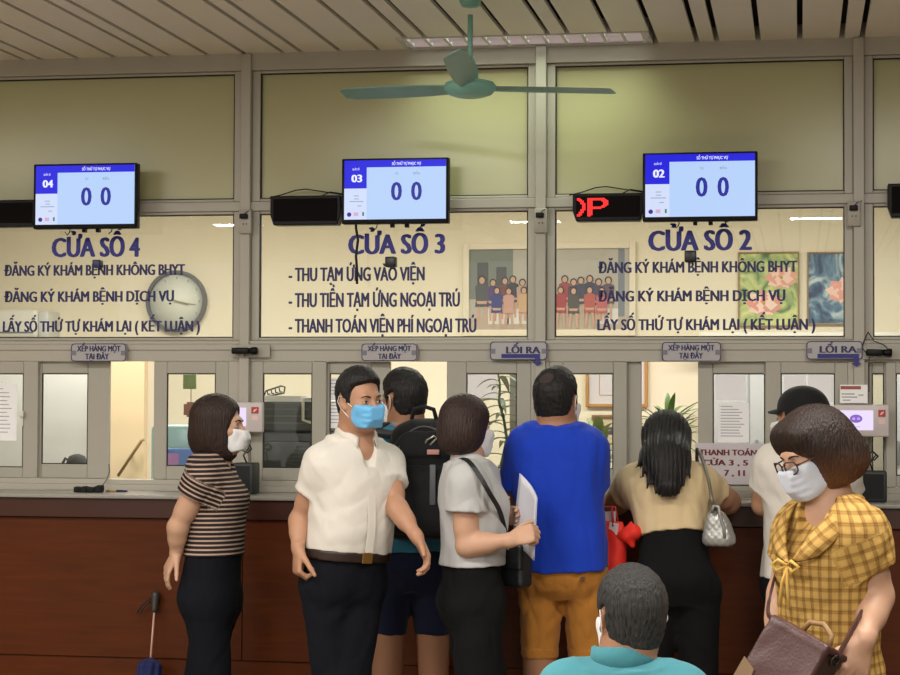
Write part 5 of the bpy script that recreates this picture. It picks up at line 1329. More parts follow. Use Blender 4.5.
# ---- the man in a white shirt --------------------------------------------
if on('2'):
    y = -1.15
    Pp, Np = J(343, 582, y), J(355, 442, y)
    F = mk(-46, Pp, Np, .128, [(J(300, 519, y - .04), J(298, 548, y - .12)), (J(396, 507, y - .04), J(417, 537, y - .14))], arm=.86, shdrop=.072, legs=[(J(335, 712, y - .03), J(332, 826, y)), (J(345, 712, y - .05), J(354, 826, y - .02))])
    hd = Head(J(359.5, 401, y - .045), -42, -3, 3, .885)
    T = person('man in a white short-sleeved shirt and blue face mask, turned towards the camera', Pp)
    hr = hand(F.wr[0], nv((.02, -.15, -1)), nv((.45, -.8, 0)), True, curl=1.0, thumb=.75, s=.97)
    hl = hand(F.wr[1], nv((.5, -.25, -.85)), nv((.3, -.9, .3)), False, curl=.5, thumb=.4, s=.97, spread=1.05)
    body(F, hd, T, SKA, [hr, hl])
    hd.build_face(T, BROW); short_hair(hd, T, HAIRB, .009, [(.072, .078), (.054, .060), (.046, .032), (.034, .006), (.026, -.012), (.014, -.010), (.012, .012), (.006, .034), (-.012, .036), (-.026, .020), (-.030, -.018), (-.040, -.044), (-.060, -.062), (-.14, -.056), (-.14, .16), (.02, .16), (.08, .13), (.092, .088)], crown=.012)
    face_mask(hd, T, MASKBL, LOOP, [(.060, -.006), (.122, -.016), (.122, -.066), (.095, -.102), (.050, -.098), (.030, -.066), (.030, -.032)], thick=.005)
    WS = cloth('shirt_white', (208, 203, 194), .85, .3, 30, .02)
    ST = [(-.17, .085, .070, 0), (-.09, .130, .102, -.004), (0, .142, .112, 0), (.2, .140, .116, .008), (.4, .138, .118, .018), (.6, .138, .114, .016), (.78, .144, .108, .010), (.92, .122, .086, -.004), (1.0, .068, .062, -.012)]
    nk = [ell(F.tp(1.04, 0, .012), (.062, .068, .05), F.T, .008, 's'), rc(F.tp(.99, .0, .085), F.tp(.80, .004, .135), .034, .006, .004, 's')]
    sh = shirt(F, T, WS,   .016, .225, .52, (.064, .071), ST, nk, .0045, 30, shr=.047)
    collar(F, T, WS, .064, .036, .034, 58, z0=.010, dr=.016)
    y0 = F.T[:, 1]; X, Z = F.T[:, 0], F.T[:, 2]
    for t, d in ((.72, .122), (.56, .137), (.41, .146), (.28, .146)):
        p = F.tp(t, .004, d + .008); b = MB(); M_ = [p + X * (.0055 * math.cos(a)) + Z * (.0055 * math.sin(a)) for a in [2 * math.pi * q / 12 for q in range(12)]]
        b.add([v + y0 * .004 for v in M_] + [v - y0 * .012 for v in M_], [tuple(range(12))] + [(i, i + 12, (i + 1) % 12 + 12, (i + 1) % 12) for i in range(12)]); b.build('button', mat('button_pearl', (214, 208, 196), .3), T)
    pk = F.tp(.70, -.075, 0); b = MB()
    strap(T, 'placket', [F.tp(t, .004, d) for t, d in ((.84, .122), (.72, .139), (.56, .153), (.42, .162), (.25, .160))], .030, .003, WS, F.T[:, 1])
    trousers(F, T, TRN, (.084, .066, .060), .006, .23, st=ST, folds=.005)
    belt(F, T, BELTM, .205, .017, .036, ST, BRASS)
    F.shoes(T, SHOEB, SOLE)
def torso_cut(F, t_, d_=None): return ell(F.tp(1.04, 0, .012), (.066, .07, .05), F.T, .008, 's')
# ---- the woman in stripes ------------------------------------------------
def stripe_mat(name, c1, c2, period, width):
    m = bpy.data.materials.new(name); m.use_nodes = True; nt = m.node_tree; bs = nt.nodes['Principled BSDF']; bs.inputs['Roughness'].default_value = .85; bs.inputs['Specular IOR Level'].default_value = .2
    at_ = nt.nodes.new('ShaderNodeAttribute'); at_.attribute_name = 'cloth_coord'; sp = nt.nodes.new('ShaderNodeSeparateXYZ'); nt.links.new(at_.outputs['Vector'], sp.inputs[0])
    d = nt.nodes.new('ShaderNodeMath'); d.operation = 'DIVIDE'; d.inputs[1].default_value = period; nt.links.new(sp.outputs['Z'], d.inputs[0])
    f = nt.nodes.new('ShaderNodeMath'); f.operation = 'FRACT'; nt.links.new(d.outputs[0], f.inputs[0])
    r = nt.nodes.new('ShaderNodeValToRGB'); e = r.color_ramp.elements; e[0].position = 0; e[0].color = srgb(*c1); e[1].position = width; e[1].color = srgb(*c1)
    for p, c in ((width + .06, c2), (.94, c2), (1.0, c1)): q = e.new(p); q.color = srgb(*c)
    nt.links.new(f.outputs[0], r.inputs[0]); nt.links.new(r.outputs[0], bs.inputs['Base Color']); return m
def garment_uv(F, sleeves=(0, 1), lim=.44):
    def uv(Vx):
        t = (Vx - F.P) @ F.T; ang = np.arctan2(t[:, 0], t[:, 1])
        out = np.stack([ang * .15, t[:, 0], t[:, 2]], 1)
        for i in sleeves:
            S, E = F.sh[i], F.el[i]; u = unit(E - S); q = Vx - S; s_ = q @ u; rad = np.linalg.norm(q - s_[:, None] * u, axis=1)
            m_ = (s_ > -.005 + .35 * np.maximum(0, rad - .05)) & (s_ < np.linalg.norm(E - S) * lim) & (rad < .105) & ((t[:, 0] * (1 if i == 0 else -1)) > .085)
            r1 = unit(np.cross(u, F.T[:, 1])); r2 = np.cross(u, r1)
            out[m_] = np.stack([np.arctan2(q[m_] @ r1, q[m_] @ r2) * .07, s_[m_], -s_[m_] + .5], 1)
        return out
    return uv
if on('1'):
    y = -.80
    Pp, Np = J(212, 600, y), J(211, 458, y)
    F = mk(2, Pp, Np, .135, [(J(178, 526, y - .13), J(176, 552, y - .10)), (J(200, 530, y + .16), J(204, 562, y + .12))], female=True, size=.97, arm=.9, shdrop=.06, shoulders=[J(202, 478, y - .14), J(214, 476, y + .14)],
           legs=[(J(214, 716, y - .07), J(212, 806, y - .07)), (J(196, 716, y + .06), J(176, 800, y + .06))])
    hd = Head(J(218.5, 425.5, y), 2, -2, 0, .92, True)
    T = person('woman in a striped brown top and dark trousers, in profile facing right', Pp)
    hr = hand(F.wr[0], nv((-.42, -.05, -.9)), nv((.6, -.7, .1)), True, curl=.3, thumb=.3, s=.88)
    hl = hand(F.wr[1], nv((.5, .1, -.8)), nv((.2, .3, .2)), False, curl=.5, s=.88)
    body(F, hd, T, SKB, [hr, hl]); hd.build_face(T, BROW)
    bob_hair(hd, T, HAIRD, [(.090, .085), (.080, .055), (.066, .025), (.058, -.03), (.058, -.09), (.078, -.122), (.06, -.142), (-.02, -.138), (-.128, -.118), (-.16, 0), (-.14, .16), (.05, .16)], .014, ((0, .0, -.052), (.080, .122, .112)), (.046, .10, .13), rough=.0012)
    face_mask(hd, T, MASKW, LOOP, pleats=False, poly=[(.058, -.006), (.118, -.016), (.138, -.05), (.118, -.092), (.07, -.106), (.042, -.085), (.045, -.03)], wid=.060, thick=.005)
    STM = stripe_mat('striped_jersey', (42, 34, 36), (176, 152, 136), .0165, .58)
    ST = [(-.17, .085, .070, 0), (-.09, .132, .098, -.004), (0, .150, .112, -.010), (.2, .138, .102, .0), (.4, .120, .096, .012), (.6, .124, .100, .016), (.74, .130, .110, .020), (.88, .112, .080, .0), (1.0, .056, .053, -.012)]
    nk = [ell(F.tp(1.045, 0, .012), (.058, .060, .05), F.T, .006, 's'), rc(F.tp(1.0, 0, .07), F.tp(.84, 0, .14), .046, .010, .006, 's')]
    shirt(F, T, STM, .014, .315, .38, (.066, .071), ST, nk, .003, 34, garment_uv(F, lim=.39), 'striped_top', shr=.046)
    trousers(F, T, TRN, (.082, .072, .078), .005, .38, .985, st=ST, folds=.004)
    F.shoes(T, SHOEB, SOLE)
    # umbrella leaning on the counter front
    hp = J(155, 602, -.345); tip = nv((J(141, 700, -.5)[0], -.52, .004)); d = unit(hp - tip); Lx = np.linalg.norm(hp - tip)
    U_ = thing('umbrella', 'folded navy umbrella with a thin pinkish shaft beside the woman in stripes', 'umbrella', tip)
    M = np.stack([unit(np.cross(d, (0, 1, 0))), unit(np.cross(np.cross(d, (0, 1, 0)), d)) * -1, d], 1)
    b = MB(); b.tube([tip + d * .56, hp - d * .02], .0042, 8); b.build('shaft', mat('pinkish_metal', (206, 160, 148), .35), U_)
    skin('handle', [rc(hp - d * .03, hp + d * .028, .0135, .0175, 0)], mat('umbrella_handle', (52, 50, 44), .5), U_, .004, None, 1)
    b = MB(); b.tube([hp + d * .015, hp + nv((-.02, -.01, .012)), hp + nv((-.05, -.015, -.012)), hp + nv((-.068, -.015, -.045)), hp + nv((-.058, -.012, -.045)), hp + nv((-.04, -.01, -.016)), hp + nv((-.014, -.005, .004))], .003, 6); b.build('wrist_loop', RUBBER, U_)
    def pleat(P, D):
        q = (P - tip) @ M; return D + .005 * np.sin(np.arctan2(q[..., 0], q[..., 1]) * 8 + q[..., 2] * 14)
    skin('canopy', [loft(tip, M, [(.03, .008, .008), (.12, .022, .022), (.40, .036, .036), (.55, .044, .044), (.585, .036, .036), (.60, .008, .008)], n=2)], cloth('umbrella_navy', (30, 36, 84), .7, .2, 60), U_, .004, pleat, 1)
    b = MB(); b.tube([tip, tip + d * .05], .004, 8); b.build('ferrule', BRASS, U_)
# ---- the man with the backpack -------------------------------------------
if on('3'):
    y = -.64
    Pp, Np = J(411, 568, y), J(408, 432, y + .02)
    F = mk(103, Pp, Np, .146, [(J(455, 490, y + .02), J(424, 470, y + .2)), (J(372, 492, y + .02), J(400, 470, y + .2))], shdrop=.06)
    hd = Head(J(403.5, 401, y + .03), 138, 0, 0, .92)
    T = person('man in a teal shirt and navy shorts carrying the black backpack, back turned', Pp)
    body(F, hd, T, SKC, [hand(F.wr[0], nv((-.3, .3, .8)), nv((0, -1, .2)), True, curl=1.1), hand(F.wr[1], nv((.3, .3, .8)), nv((0, -1, .2)), False, curl=1.1)])
    hd.build_face(T, BROW); short_hair(hd, T, HAIRB, .011, crown=.008); face_mask(hd, T, MASKW, LOOP)
    TE = cloth('shirt_teal', (52, 116, 142), .85, .35, 40, .25)
    shirt(F, T, TE, .016, .12, .5, (.062, .068), None, None, .004, 30); collar(F, T, cloth('collar_blue_grey', (104, 140, 156), .85, .2, 60), .062, .034, .03, 40, z0=.004)
    shorts(F, T, cloth('shorts_navy', (22, 26, 50), .9, .3, 40, .1), (.082, .064), J(411, 633, y)[2], .006, .22)
    F.shoes(T, SHOEW, SOLE)
    # backpack
    z = nv((0, 0, 1)); Fm = facing(101); X, Yf = Fm[:, 0], Fm[:, 1]; M = np.stack([X, Yf, z], 1)
    top, bot = J(424, 419, y - .22), J(424, 539, y - .22); H_ = top[2] - bot[2]
    o = nv((top[0], y - .215, bot[2]))
    B_ = thing('backpack', 'black backpack with a grey stripe on the back of the man in teal', 'backpack', o)
    BK = cloth('backpack_black', (24, 25, 27), .75, .25, 90, .1); BK2 = cloth('backpack_black_panel', (32, 33, 36), .8, .25, 90, .1)
    skin('pack_body', [loft(o, M, [(0, .125, .075, 0, 0), (.03, .142, .092), (.2 * H_ + .0, .148, .098), (.55 * H_, .146, .094), (.8 * H_, .128, .078, 0, .01), (.95 * H_, .095, .055, 0, .02), (H_, .06, .035, 0, .028)], n=3.2, rim=.03)], BK, B_, .005, lambda P, D: D + .003 * snoise(P, 32, 2), 1)
    skin('front_pocket', [loft(o - Yf * .085, M, [(.02, .105, .03), (.05, .118, .045), (.4 * H_, .120, .048), (.55 * H_, .108, .038), (.62 * H_, .08, .014)], n=3.2, rim=.02)], BK2, B_, .005, lambda P, D: D + .002 * snoise(P, 45, 5), 1)
    skin('upper_pocket', [loft(o - Yf * .062, M, [(.66 * H_, .105, .022), (.70 * H_, .116, .032), (.80 * H_, .106, .026), (.9 * H_, .07, .010)], n=2.6, rim=.02)], BK2, B_, .005, None, 1)
    b = MB(); b.tube([o - Yf * .112 + X * (.1 * math.cos(a)) + z * (.64 * H_ + .13 * math.sin(a)) + Yf * (.07 * math.sin(a)) for a in [math.pi * q / 14 for q in range(15)]], .0035, 6); b.build('zip', mat('zip_grey', (70, 72, 76), .4), B_)
    c = o - Yf * .138 + X * .03; b = MB(); b.rbox(c[0] - .011, c[0] + .011, c[1] - .003, c[1] + .004, c[2] + .13, c[2] + .33 * H_ + .13, .002, 2); b.build('grey_strip', mat('strip_grey', (88, 90, 94), .5), B_)
    c = o - Yf * .100 + X * .032 + z * (.73 * H_); b = MB(); b.rbox(c[0] - .022, c[0] + .022, c[1] - .004, c[1] + .008, c[2] - .009, c[2] + .009, .002, 2); b.build('label_tag', mat('label_pale_pink', (206, 150, 140), .5), B_)
    b = MB(); b.tube([top + X * -.045 + Yf * .02, top + X * -.035 + z * .035 + Yf * .0, top + z * .045 - Yf * .01, top + X * .035 + z * .035, top + X * .045 + Yf * .02], .008, 8); b.build('grab_handle', BK, B_)
    b = MB(); b.tube([J(424, 446, y - .295), J(427, 440, y - .30), J(434, 436, y - .30), J(437, 438, y - .295), J(430, 445, y - .30)], .004, 6); b.build('zip_pull', mat('silver_pull', (190, 186, 178), .3, metal=.7), B_)
    for i, sx in ((0, 1), (1, -1)):
        S = F.sh[i]; inn = nv((.0, 0, 0)) - X * (sx * .055)
        strap(B_, 'shoulder_strap', [o + z * (.86 * H_) + X * (sx * .06) + Yf * .03, S + inn + nv((0, -.07, .062)), S + inn + nv((0, .0, .092)), S + inn + nv((0, .09, .045)), S + inn + nv((0, .145, -.06)), S + inn + X * sx * .02 + nv((0, .15, -.20)), F.tp(.42, sx * .16, .06), o + z * (.12 * H_) + X * (sx * .14) + Yf * .05], .052, .010, BK, [(0, -.3, 1), (0, -.3, 1), (0, 0, 1), (0, .8, .6), (0, 1, 0), (sx * .4, 1, 0), (sx, .4, 0), (sx, 0, 0)])
# ---- the man in blue -----------------------------------------------------
if on('5'):
    y = -.86
    Pp, Np = J(563, 574, y), J(556, 429, y)
    hw = [J(583, 493, -.37), J(531, 493, -.37)]
    F = mk(92, Pp, Np, .110, [(J(594, 500, y + .06), hw[0]), (J(510, 503, y + .04), hw[1])], shdrop=.06, arm=.98)
    hd = Head(J(557, 401.5, y + .01), 74, 0, 0, .95)
    T = person('man in a bright blue tee shirt and tan shorts, back turned, at the counter', Pp)
    body(F, hd, T, SKC, [hand(F.wr[0], nv((-.5, .85, -.1)), nv((-.8, -.5, .2)), True, curl=.35), hand(F.wr[1], nv((.5, .85, -.1)), nv((.8, -.5, .2)), False, curl=.35)])
    hd.build_face(T, BROW)
    BALD = [(.030, .066), (.020, .040), (.030, .002), (.022, -.016), (.012, -.014), (.012, .012), (.006, .034), (-.012, .036), (-.026, .020), (-.030, -.018), (-.040, -.044), (-.060, -.062), (-.14, -.056), (-.14, .16), (.02, .16)]
    short_hair(hd, T, HAIRB, .010, BALD, crown=.004, extra=[ell(hd.w((-.012, -.092, .098)), nv((.034, .022, .030)), hd.M, .022, 's')])
    THIN = mat('thinning_hair', (50, 37, 33), .7, noise=.6, nscale=260)
    skin('thin_hair', [ell(hd.w((0, -.014, .034)), nv((.0785, .0985, .0865)) * hd.s, hd.M), ell(hd.w((-.012, -.092, .098)), nv((.040, .030, .036)) * hd.s, hd.M, 0, 'i')], THIN, T, .004, None, 1)
    face_mask(hd, T, MASKW, LOOP)
    BL = cloth('tee_blue', (22, 58, 176), .85, .4, 26, .03)
    ST = [(-.17, .085, .070, 0), (-.09, .130, .102, -.004), (0, .145, .114, -.006), (.2, .145, .112, 0), (.4, .143, .110, .008), (.6, .146, .112, .010), (.78, .150, .110, .008), (.92, .122, .088, -.004), (1.0, .066, .062, -.012)]
    shirt(F, T, BL, .018, .03, .74, (.062, .068), ST, None, .0055, 24, name='tee_shirt', seed=3)
    collar(F, T, BL, .062, .014, .010, 4, z0=.002, dr=.006, name='neckband', point=0)
    TAN = cloth('shorts_tan', (168, 112, 46), .85, .45, 30, .05)
    SH = shorts(F, T, TAN, (.082, .061), J(563, 657, y)[2], .006, .16, .006, ST, seed=8)
    for i in (0, 1):
        fz = lambda z_: F.hips[i] + (F.kn[i] - F.hips[i]) * ((F.hips[i][2] - z_) / (F.hips[i][2] - F.kn[i][2])); a, c = fz(J(563, 646, y)[2]), fz(J(563, 658, y)[2])
        skin('cuff', [rc(a, c + (c - a) * .8, .0675, .0665, 0, cut0=0.02, cut1=1 / 1.8)], TAN, SH, .005, lambda P, D: D + .003 * snoise(P, 60, 3), 1)
    p = F.tp(-.02, .078, -.132); Y_ = F.T[:, 1]
    b = MB(); q = 14; ring = [p + F.T[:, 0] * (.008 * math.cos(2 * math.pi * k / q)) + F.T[:, 2] * (.008 * math.sin(2 * math.pi * k / q)) for k in range(q)]
    b.add([v - Y_ * .003 for v in ring] + [v + Y_ * .02 for v in ring], [tuple(range(q)), tuple(range(2 * q - 1, q - 1, -1))] + [(k, (k + 1) % q, (k + 1) % q + q, k + q) for k in range(q)]); b.build('button', mat('button_brown', (84, 54, 30), .4), SH)
    F.shoes(T, SHOEW, SOLE)
    # red carrier bag hanging from his right forearm
    fa = F.el[0] + (F.wr[0] - F.el[0]) * .16
    c0, c1 = J(601, 523, y - .02), J(602, 592, y - .02); W_ = .085; H_ = c0[2] - c1[2]; xb = c0[0]; yb = float(fa[1])
    B_ = thing('carrier_bag', 'red carrier bag hanging from the arm of the man in blue', 'bag', (xb, yb, c1[2]))
    M = np.stack([nv((.92, -.39, 0)), nv((.39, .92, 0)), nv((0, 0, 1))], 1)
    RED = cloth('bag_red', (212, 48, 38), .5, .5, 18, .05, 0)
    skin('bag_body', [loft((xb, yb, c1[2]), M, [(0, .070, .038), (.03, .076, .042), (.5 * H_, .080, .036), (.85 * H_, .078, .024), (H_, .072, .014)], n=3, rim=.008)], RED, B_, .0045, lambda P, D: D + .006 * snoise(P * nv((1, 1, .6)), 34, 4), 1)
    pk = nv((xb, yb, c0[2])) + M @ nv((.065, -.01, -.055))
    skin('knotted_flap', [rc(pk, pk + nv((.055, -.02, .018)), .016, .030, 0), rc(pk + nv((.03, -.02, .0)), pk + nv((.05, -.02, -.03)), .022, .010, .02), rc(pk + nv((.035, -.02, .03)), pk + nv((.045, -.02, .055)), .010, .003, .01)], RED, B_, .0045, lambda P, D: D + .004 * snoise(P, 70, 6), 1)
    b = MB(); q = nv((xb, yb, c0[2])); w1 = [q + M @ nv(v) for v in ((-.06, .004, -.09), (.045, .002, -.09), (.040, .004, .035), (-.055, .004, .030))]; b.add([v - M[:, 1] * .002 for v in w1] + [v + M[:, 1] * .002 for v in w1], [(0, 1, 2, 3), (7, 6, 5, 4), (0, 4, 5, 1), (1, 5, 6, 2), (2, 6, 7, 3), (3, 7, 4, 0)]); b.build('white_packet', mat('packet_white', (206, 190, 190), .6), B_)
    w2 = [q + M @ nv(v) for v in ((.02, -.02, -.085), (.06, -.022, -.07), (.066, -.02, -.008), (.03, -.018, -.004))]; b = MB(); b.add([v - M[:, 1] * .003 for v in w2] + [v + M[:, 1] * .003 for v in w2], [(0, 1, 2, 3), (7, 6, 5, 4), (0, 4, 5, 1), (1, 5, 6, 2), (2, 6, 7, 3), (3, 7, 4, 0)]); b.build('white_packet', mat('packet_white', (206, 190, 190), .6), B_)
    for yy in (-.02, .02):
        b = MB(); q = nv((xb, yb, c0[2]))
        b.tube([q + M @ nv((-.052, yy, -.02)), q + M @ nv((-.045, yy * .6, .05)), fa + nv((-.012, 0, -.03)) - nv((.0, 0, 0)), fa + nv((0, 0, .040)), fa + nv((.02, 0, -.03)), q + M @ nv((.035, yy * .6, .05)), q + M @ nv((.045, yy, -.02))], .0045, 6); b.build('handle', mat('bag_handle_red', (150, 30, 34), .6), B_)
    vs, fs = text_verts('a.', 0, .026, 0, .020, 0, .06, .001); rot = [nv((xb, yb, c1[2])) + M @ nv((v[0] - .045, v[1] - .046, v[2] + .52 * H_)) for v in vs]
    b = MB(); b.add(rot, fs); b.build('lettering', mat('bag_white_print', (236, 226, 222), .5), B_)
# ---- the woman in beige --------------------------------------------------
if on('6'):
    y = -.78
    Pp, Np = J(676, 590, y - .02), J(668, 470, y + .12)
    F = mk(90, Pp, Np, .118, [(J(729, 502, -.50), J(704, 491, -.31)), (J(615, 503, -.50), J(638, 491, -.31))], female=True, size=1.0, shdrop=.045, stance=.085, arm=1.08)
    hd = Head(J(666.5, 444, y + .20), 92, -24, 0, .92, True)
    T = person('woman in a beige blouse with long black hair, leaning on the counter', Pp)
    body(F, hd, T, SKA, [hand(F.wr[0], nv((-.9, .35, -.05)), nv((-.1, .9, .3)), True, curl=.5, s=.9), hand(F.wr[1], nv((.9, .35, -.05)), nv((.1, .9, .3)), False, curl=.5, s=.9)])
    hd.build_face(T, BROW); face_mask(hd, T, MASKW, LOOP)
    BG = cloth('blouse_beige', (198, 176, 138), .8, .3, 34, .03)
    ST = [(-.17, .085, .070, 0), (-.09, .130, .102, -.004), (0, .140, .118, -.014), (.2, .128, .104, -.004), (.4, .114, .094, .008), (.6, .122, .098, .012), (.76, .130, .104, .010), (.9, .118, .084, -.004), (1.0, .058, .054, -.010)]
    shirt(F, T, BG, .016, .44, .48, (.054, .062), ST, None, .0045, 30, name='blouse', seed=5, shr=.052)
    trousers(F, T, TRB, (.080, .062, .060), .005, .50, st=ST, folds=.004); F.shoes(T, SHOEB, SOLE)
    # long straight hair
    L = local(hd.c, hd.M, hd.s); random.seed(11)
    a0 = hd.w((0, -.06, -.01)); tipz = lambda px, py, dy: J(px, py, y + dy)
    ex = [rc(hd.w((0, -.030, .02)), J(667, 462, y + .05), .090, .080, .03), rc(J(667, 460, y + .05), J(668, 486, y - .05), .072, .040, .05)]
    for (px, py, dx, r0) in ((648, 488, -18, .018), (656, 494, -10, .020), (663, 497, -4, .022), (670, 496, 3, .022), (677, 494, 9, .020), (683, 486, 15, .018), (690, 478, 20, .014), (641, 478, -22, .014), (636, 468, -24, .012)):
        ex.append(rc(J(667 + dx * .8, 448, y + .085), J(px, py, y - .075 + .002 * abs(dx)), r0 * 1.3, .0035, .02))
    f2 = poly2([(.06, .10), (.035, .05), (.03, -.2), (-.6, -.5), (-.6, .4), (.05, .3)])
    def post(P, D):
        q = L(P); g = smax(D, f2(q[..., 1], q[..., 2]) * hd.s, .012)
        x = P[..., 0]; return g + .0022 * np.sin(x * 420 + 1.5 * np.sin(P[..., 2] * 22)) + .0014 * np.sin(x * 900 + 2 * np.sin(P[..., 2] * 31))
    skin('hair', cranium(hd, .013) + ex, HAIRB, T, .0042, post, 1)
    # silver quilted bag on a chain
    o = J(719, 546, y - .05); X = nv((1, -.25, 0)); X /= np.linalg.norm(X); Yb = nv((.25, 1, 0)); Yb /= np.linalg.norm(Yb); M = np.stack([X, Yb, nv((0, 0, 1))], 1)
    B_ = thing('handbag', 'small silver grey quilted handbag hanging by the woman in beige', 'bag', o)
    SIL = mat('silver_leather', (150, 150, 146), .32, metal=.45, noise=.15, nscale=30)
    H_ = .125
    def quilt(P, D):
        q = (P - o) @ M; u, v = (q[..., 0] + q[..., 2]) * 120, (q[..., 0] - q[..., 2]) * 120; return D - .0016 * np.abs(np.sin(u) * np.sin(v))
    skin('bag_body', [loft(o, M, [(0, .050, .034, .0), (.012, .056, .038, .0), (.06, .050, .034, -.002), (H_ - .01, .030, .022, -.010), (H_, .024, .016, -.012)], n=3, rim=.012)], SIL, B_, .0035, quilt, 1)
    b = MB()
    k = o + nv((-.012, -.034, H_ * .8)); b.tube([k + nv((-.012, 0, .02)), k + nv((-.004, -.004, .045)), k + nv((.012, -.004, .04)), k + nv((.016, -.004, .012)), k + nv((.03, -.006, -.03)), k + nv((.034, -.008, -.07))], .006, 8); b.build('flap_strap', SIL, B_)
    cp = [o + nv((-.012, 0, H_)), J(712, 500, y - .09), J(709, 482, y - .04), J(704, 464, y + .06), J(699, 451, y + .13), J(697, 452, y + .2), J(699, 470, y + .24), o + nv((-.02, .03, H_))]
    ts = np.arange(len(cp)); A = np.array(cp); xs = np.linspace(0, len(cp) - 1, 90); path = np.stack([_cr(ts, A[:, j], xs) for j in range(3)], 1)
    b = MB(); b.tube(path, [.0055 + .002 * (i % 2) for i in range(len(path))], 8); b.build('chain_strap', mat('chain_grey', (112, 104, 92), .4, metal=.4), B_)
# ---- the person in a cap -------------------------------------------------
if on('8'):
    y = -.66
    Pp, Np = J(808, 585, y), J(808, 450, y)
    F = mk(95, Pp, Np, .122, [(J(850, 508, y + .06), J(830, 494, -.37)), (J(762, 505, y + .02), J(782, 494, -.37))], shdrop=.05, arm=.95, stance=.08)
    hd = Head(J(801, 420, y + .01), 148, 0, 0, .90)
    T = person('person in a white tee shirt and black cap, behind the woman in yellow', Pp)
    body(F, hd, T, SKA, [hand(F.wr[0], nv((-.5, .85, -.1)), nv((-.8, -.5, .2)), True, curl=.35), hand(F.wr[1], nv((.5, .85, -.1)), nv((.8, -.5, .2)), False, curl=.35)])
    hd.build_face(T, BROW); short_hair(hd, T, HAIRB, .009); face_mask(hd, T, MASKW, LOOP)
    shirt(F, T, cloth('tee_white', (206, 200, 192), .85, .3, 30, .03),   .022, .05, .66, (.064, .070), None, None, .005, 26, name='tee_shirt')
    trousers(F, T, TRB, (.084, .066, .062), .006, .3); F.shoes(T, SHOEB, SOLE)
    CP = cloth('cap_black', (20, 20, 22), .8, .2, 90, .05); L = local(hd.c, hd.M, hd.s)
    cap = skin('cap', cranium(hd, .017) + [ell(hd.w((0, -.008, .06)), nv((.086, .104, .078)) * hd.s, hd.M, .01)], CP, T, .0045, lambda P, D: smax(smax(D, (.034 - L(P)[..., 2]) * hd.s, .004), -(D + .008), .002), 1)
    b = MB(); n = 16; top_ = []
    for rr, dz in ((.0, .0), (1.0, -.012)):
        for i in range(n + 1):
            a = -1.05 + 2.1 * i / n; rad = .092 + rr * .062 * math.cos(a) ** .8
            top_.append(hd.w((math.sin(a) * (.082 + rr * .004), -.004 + math.cos(a) * rad, .043 + dz - .012 * abs(math.sin(a)) * rr)))
    up = hd.d((0, 0, .004)); vs = top_ + [v + up for v in top_]; m_ = n + 1; N2 = 2 * m_; fs = []
    for i in range(n): fs += [(i, i + 1, m_ + i + 1, m_ + i), (N2 + i, N2 + m_ + i, N2 + m_ + i + 1, N2 + i + 1), (m_ + i, m_ + i + 1, N2 + m_ + i + 1, N2 + m_ + i), (i, N2 + i, N2 + i + 1, i + 1)]
    fs += [(0, m_, N2 + m_, N2), (n, N2 + n, N2 + m_ + n, m_ + n)]
    b.add(vs, fs, 0, True); b.build('brim', CP, cap)
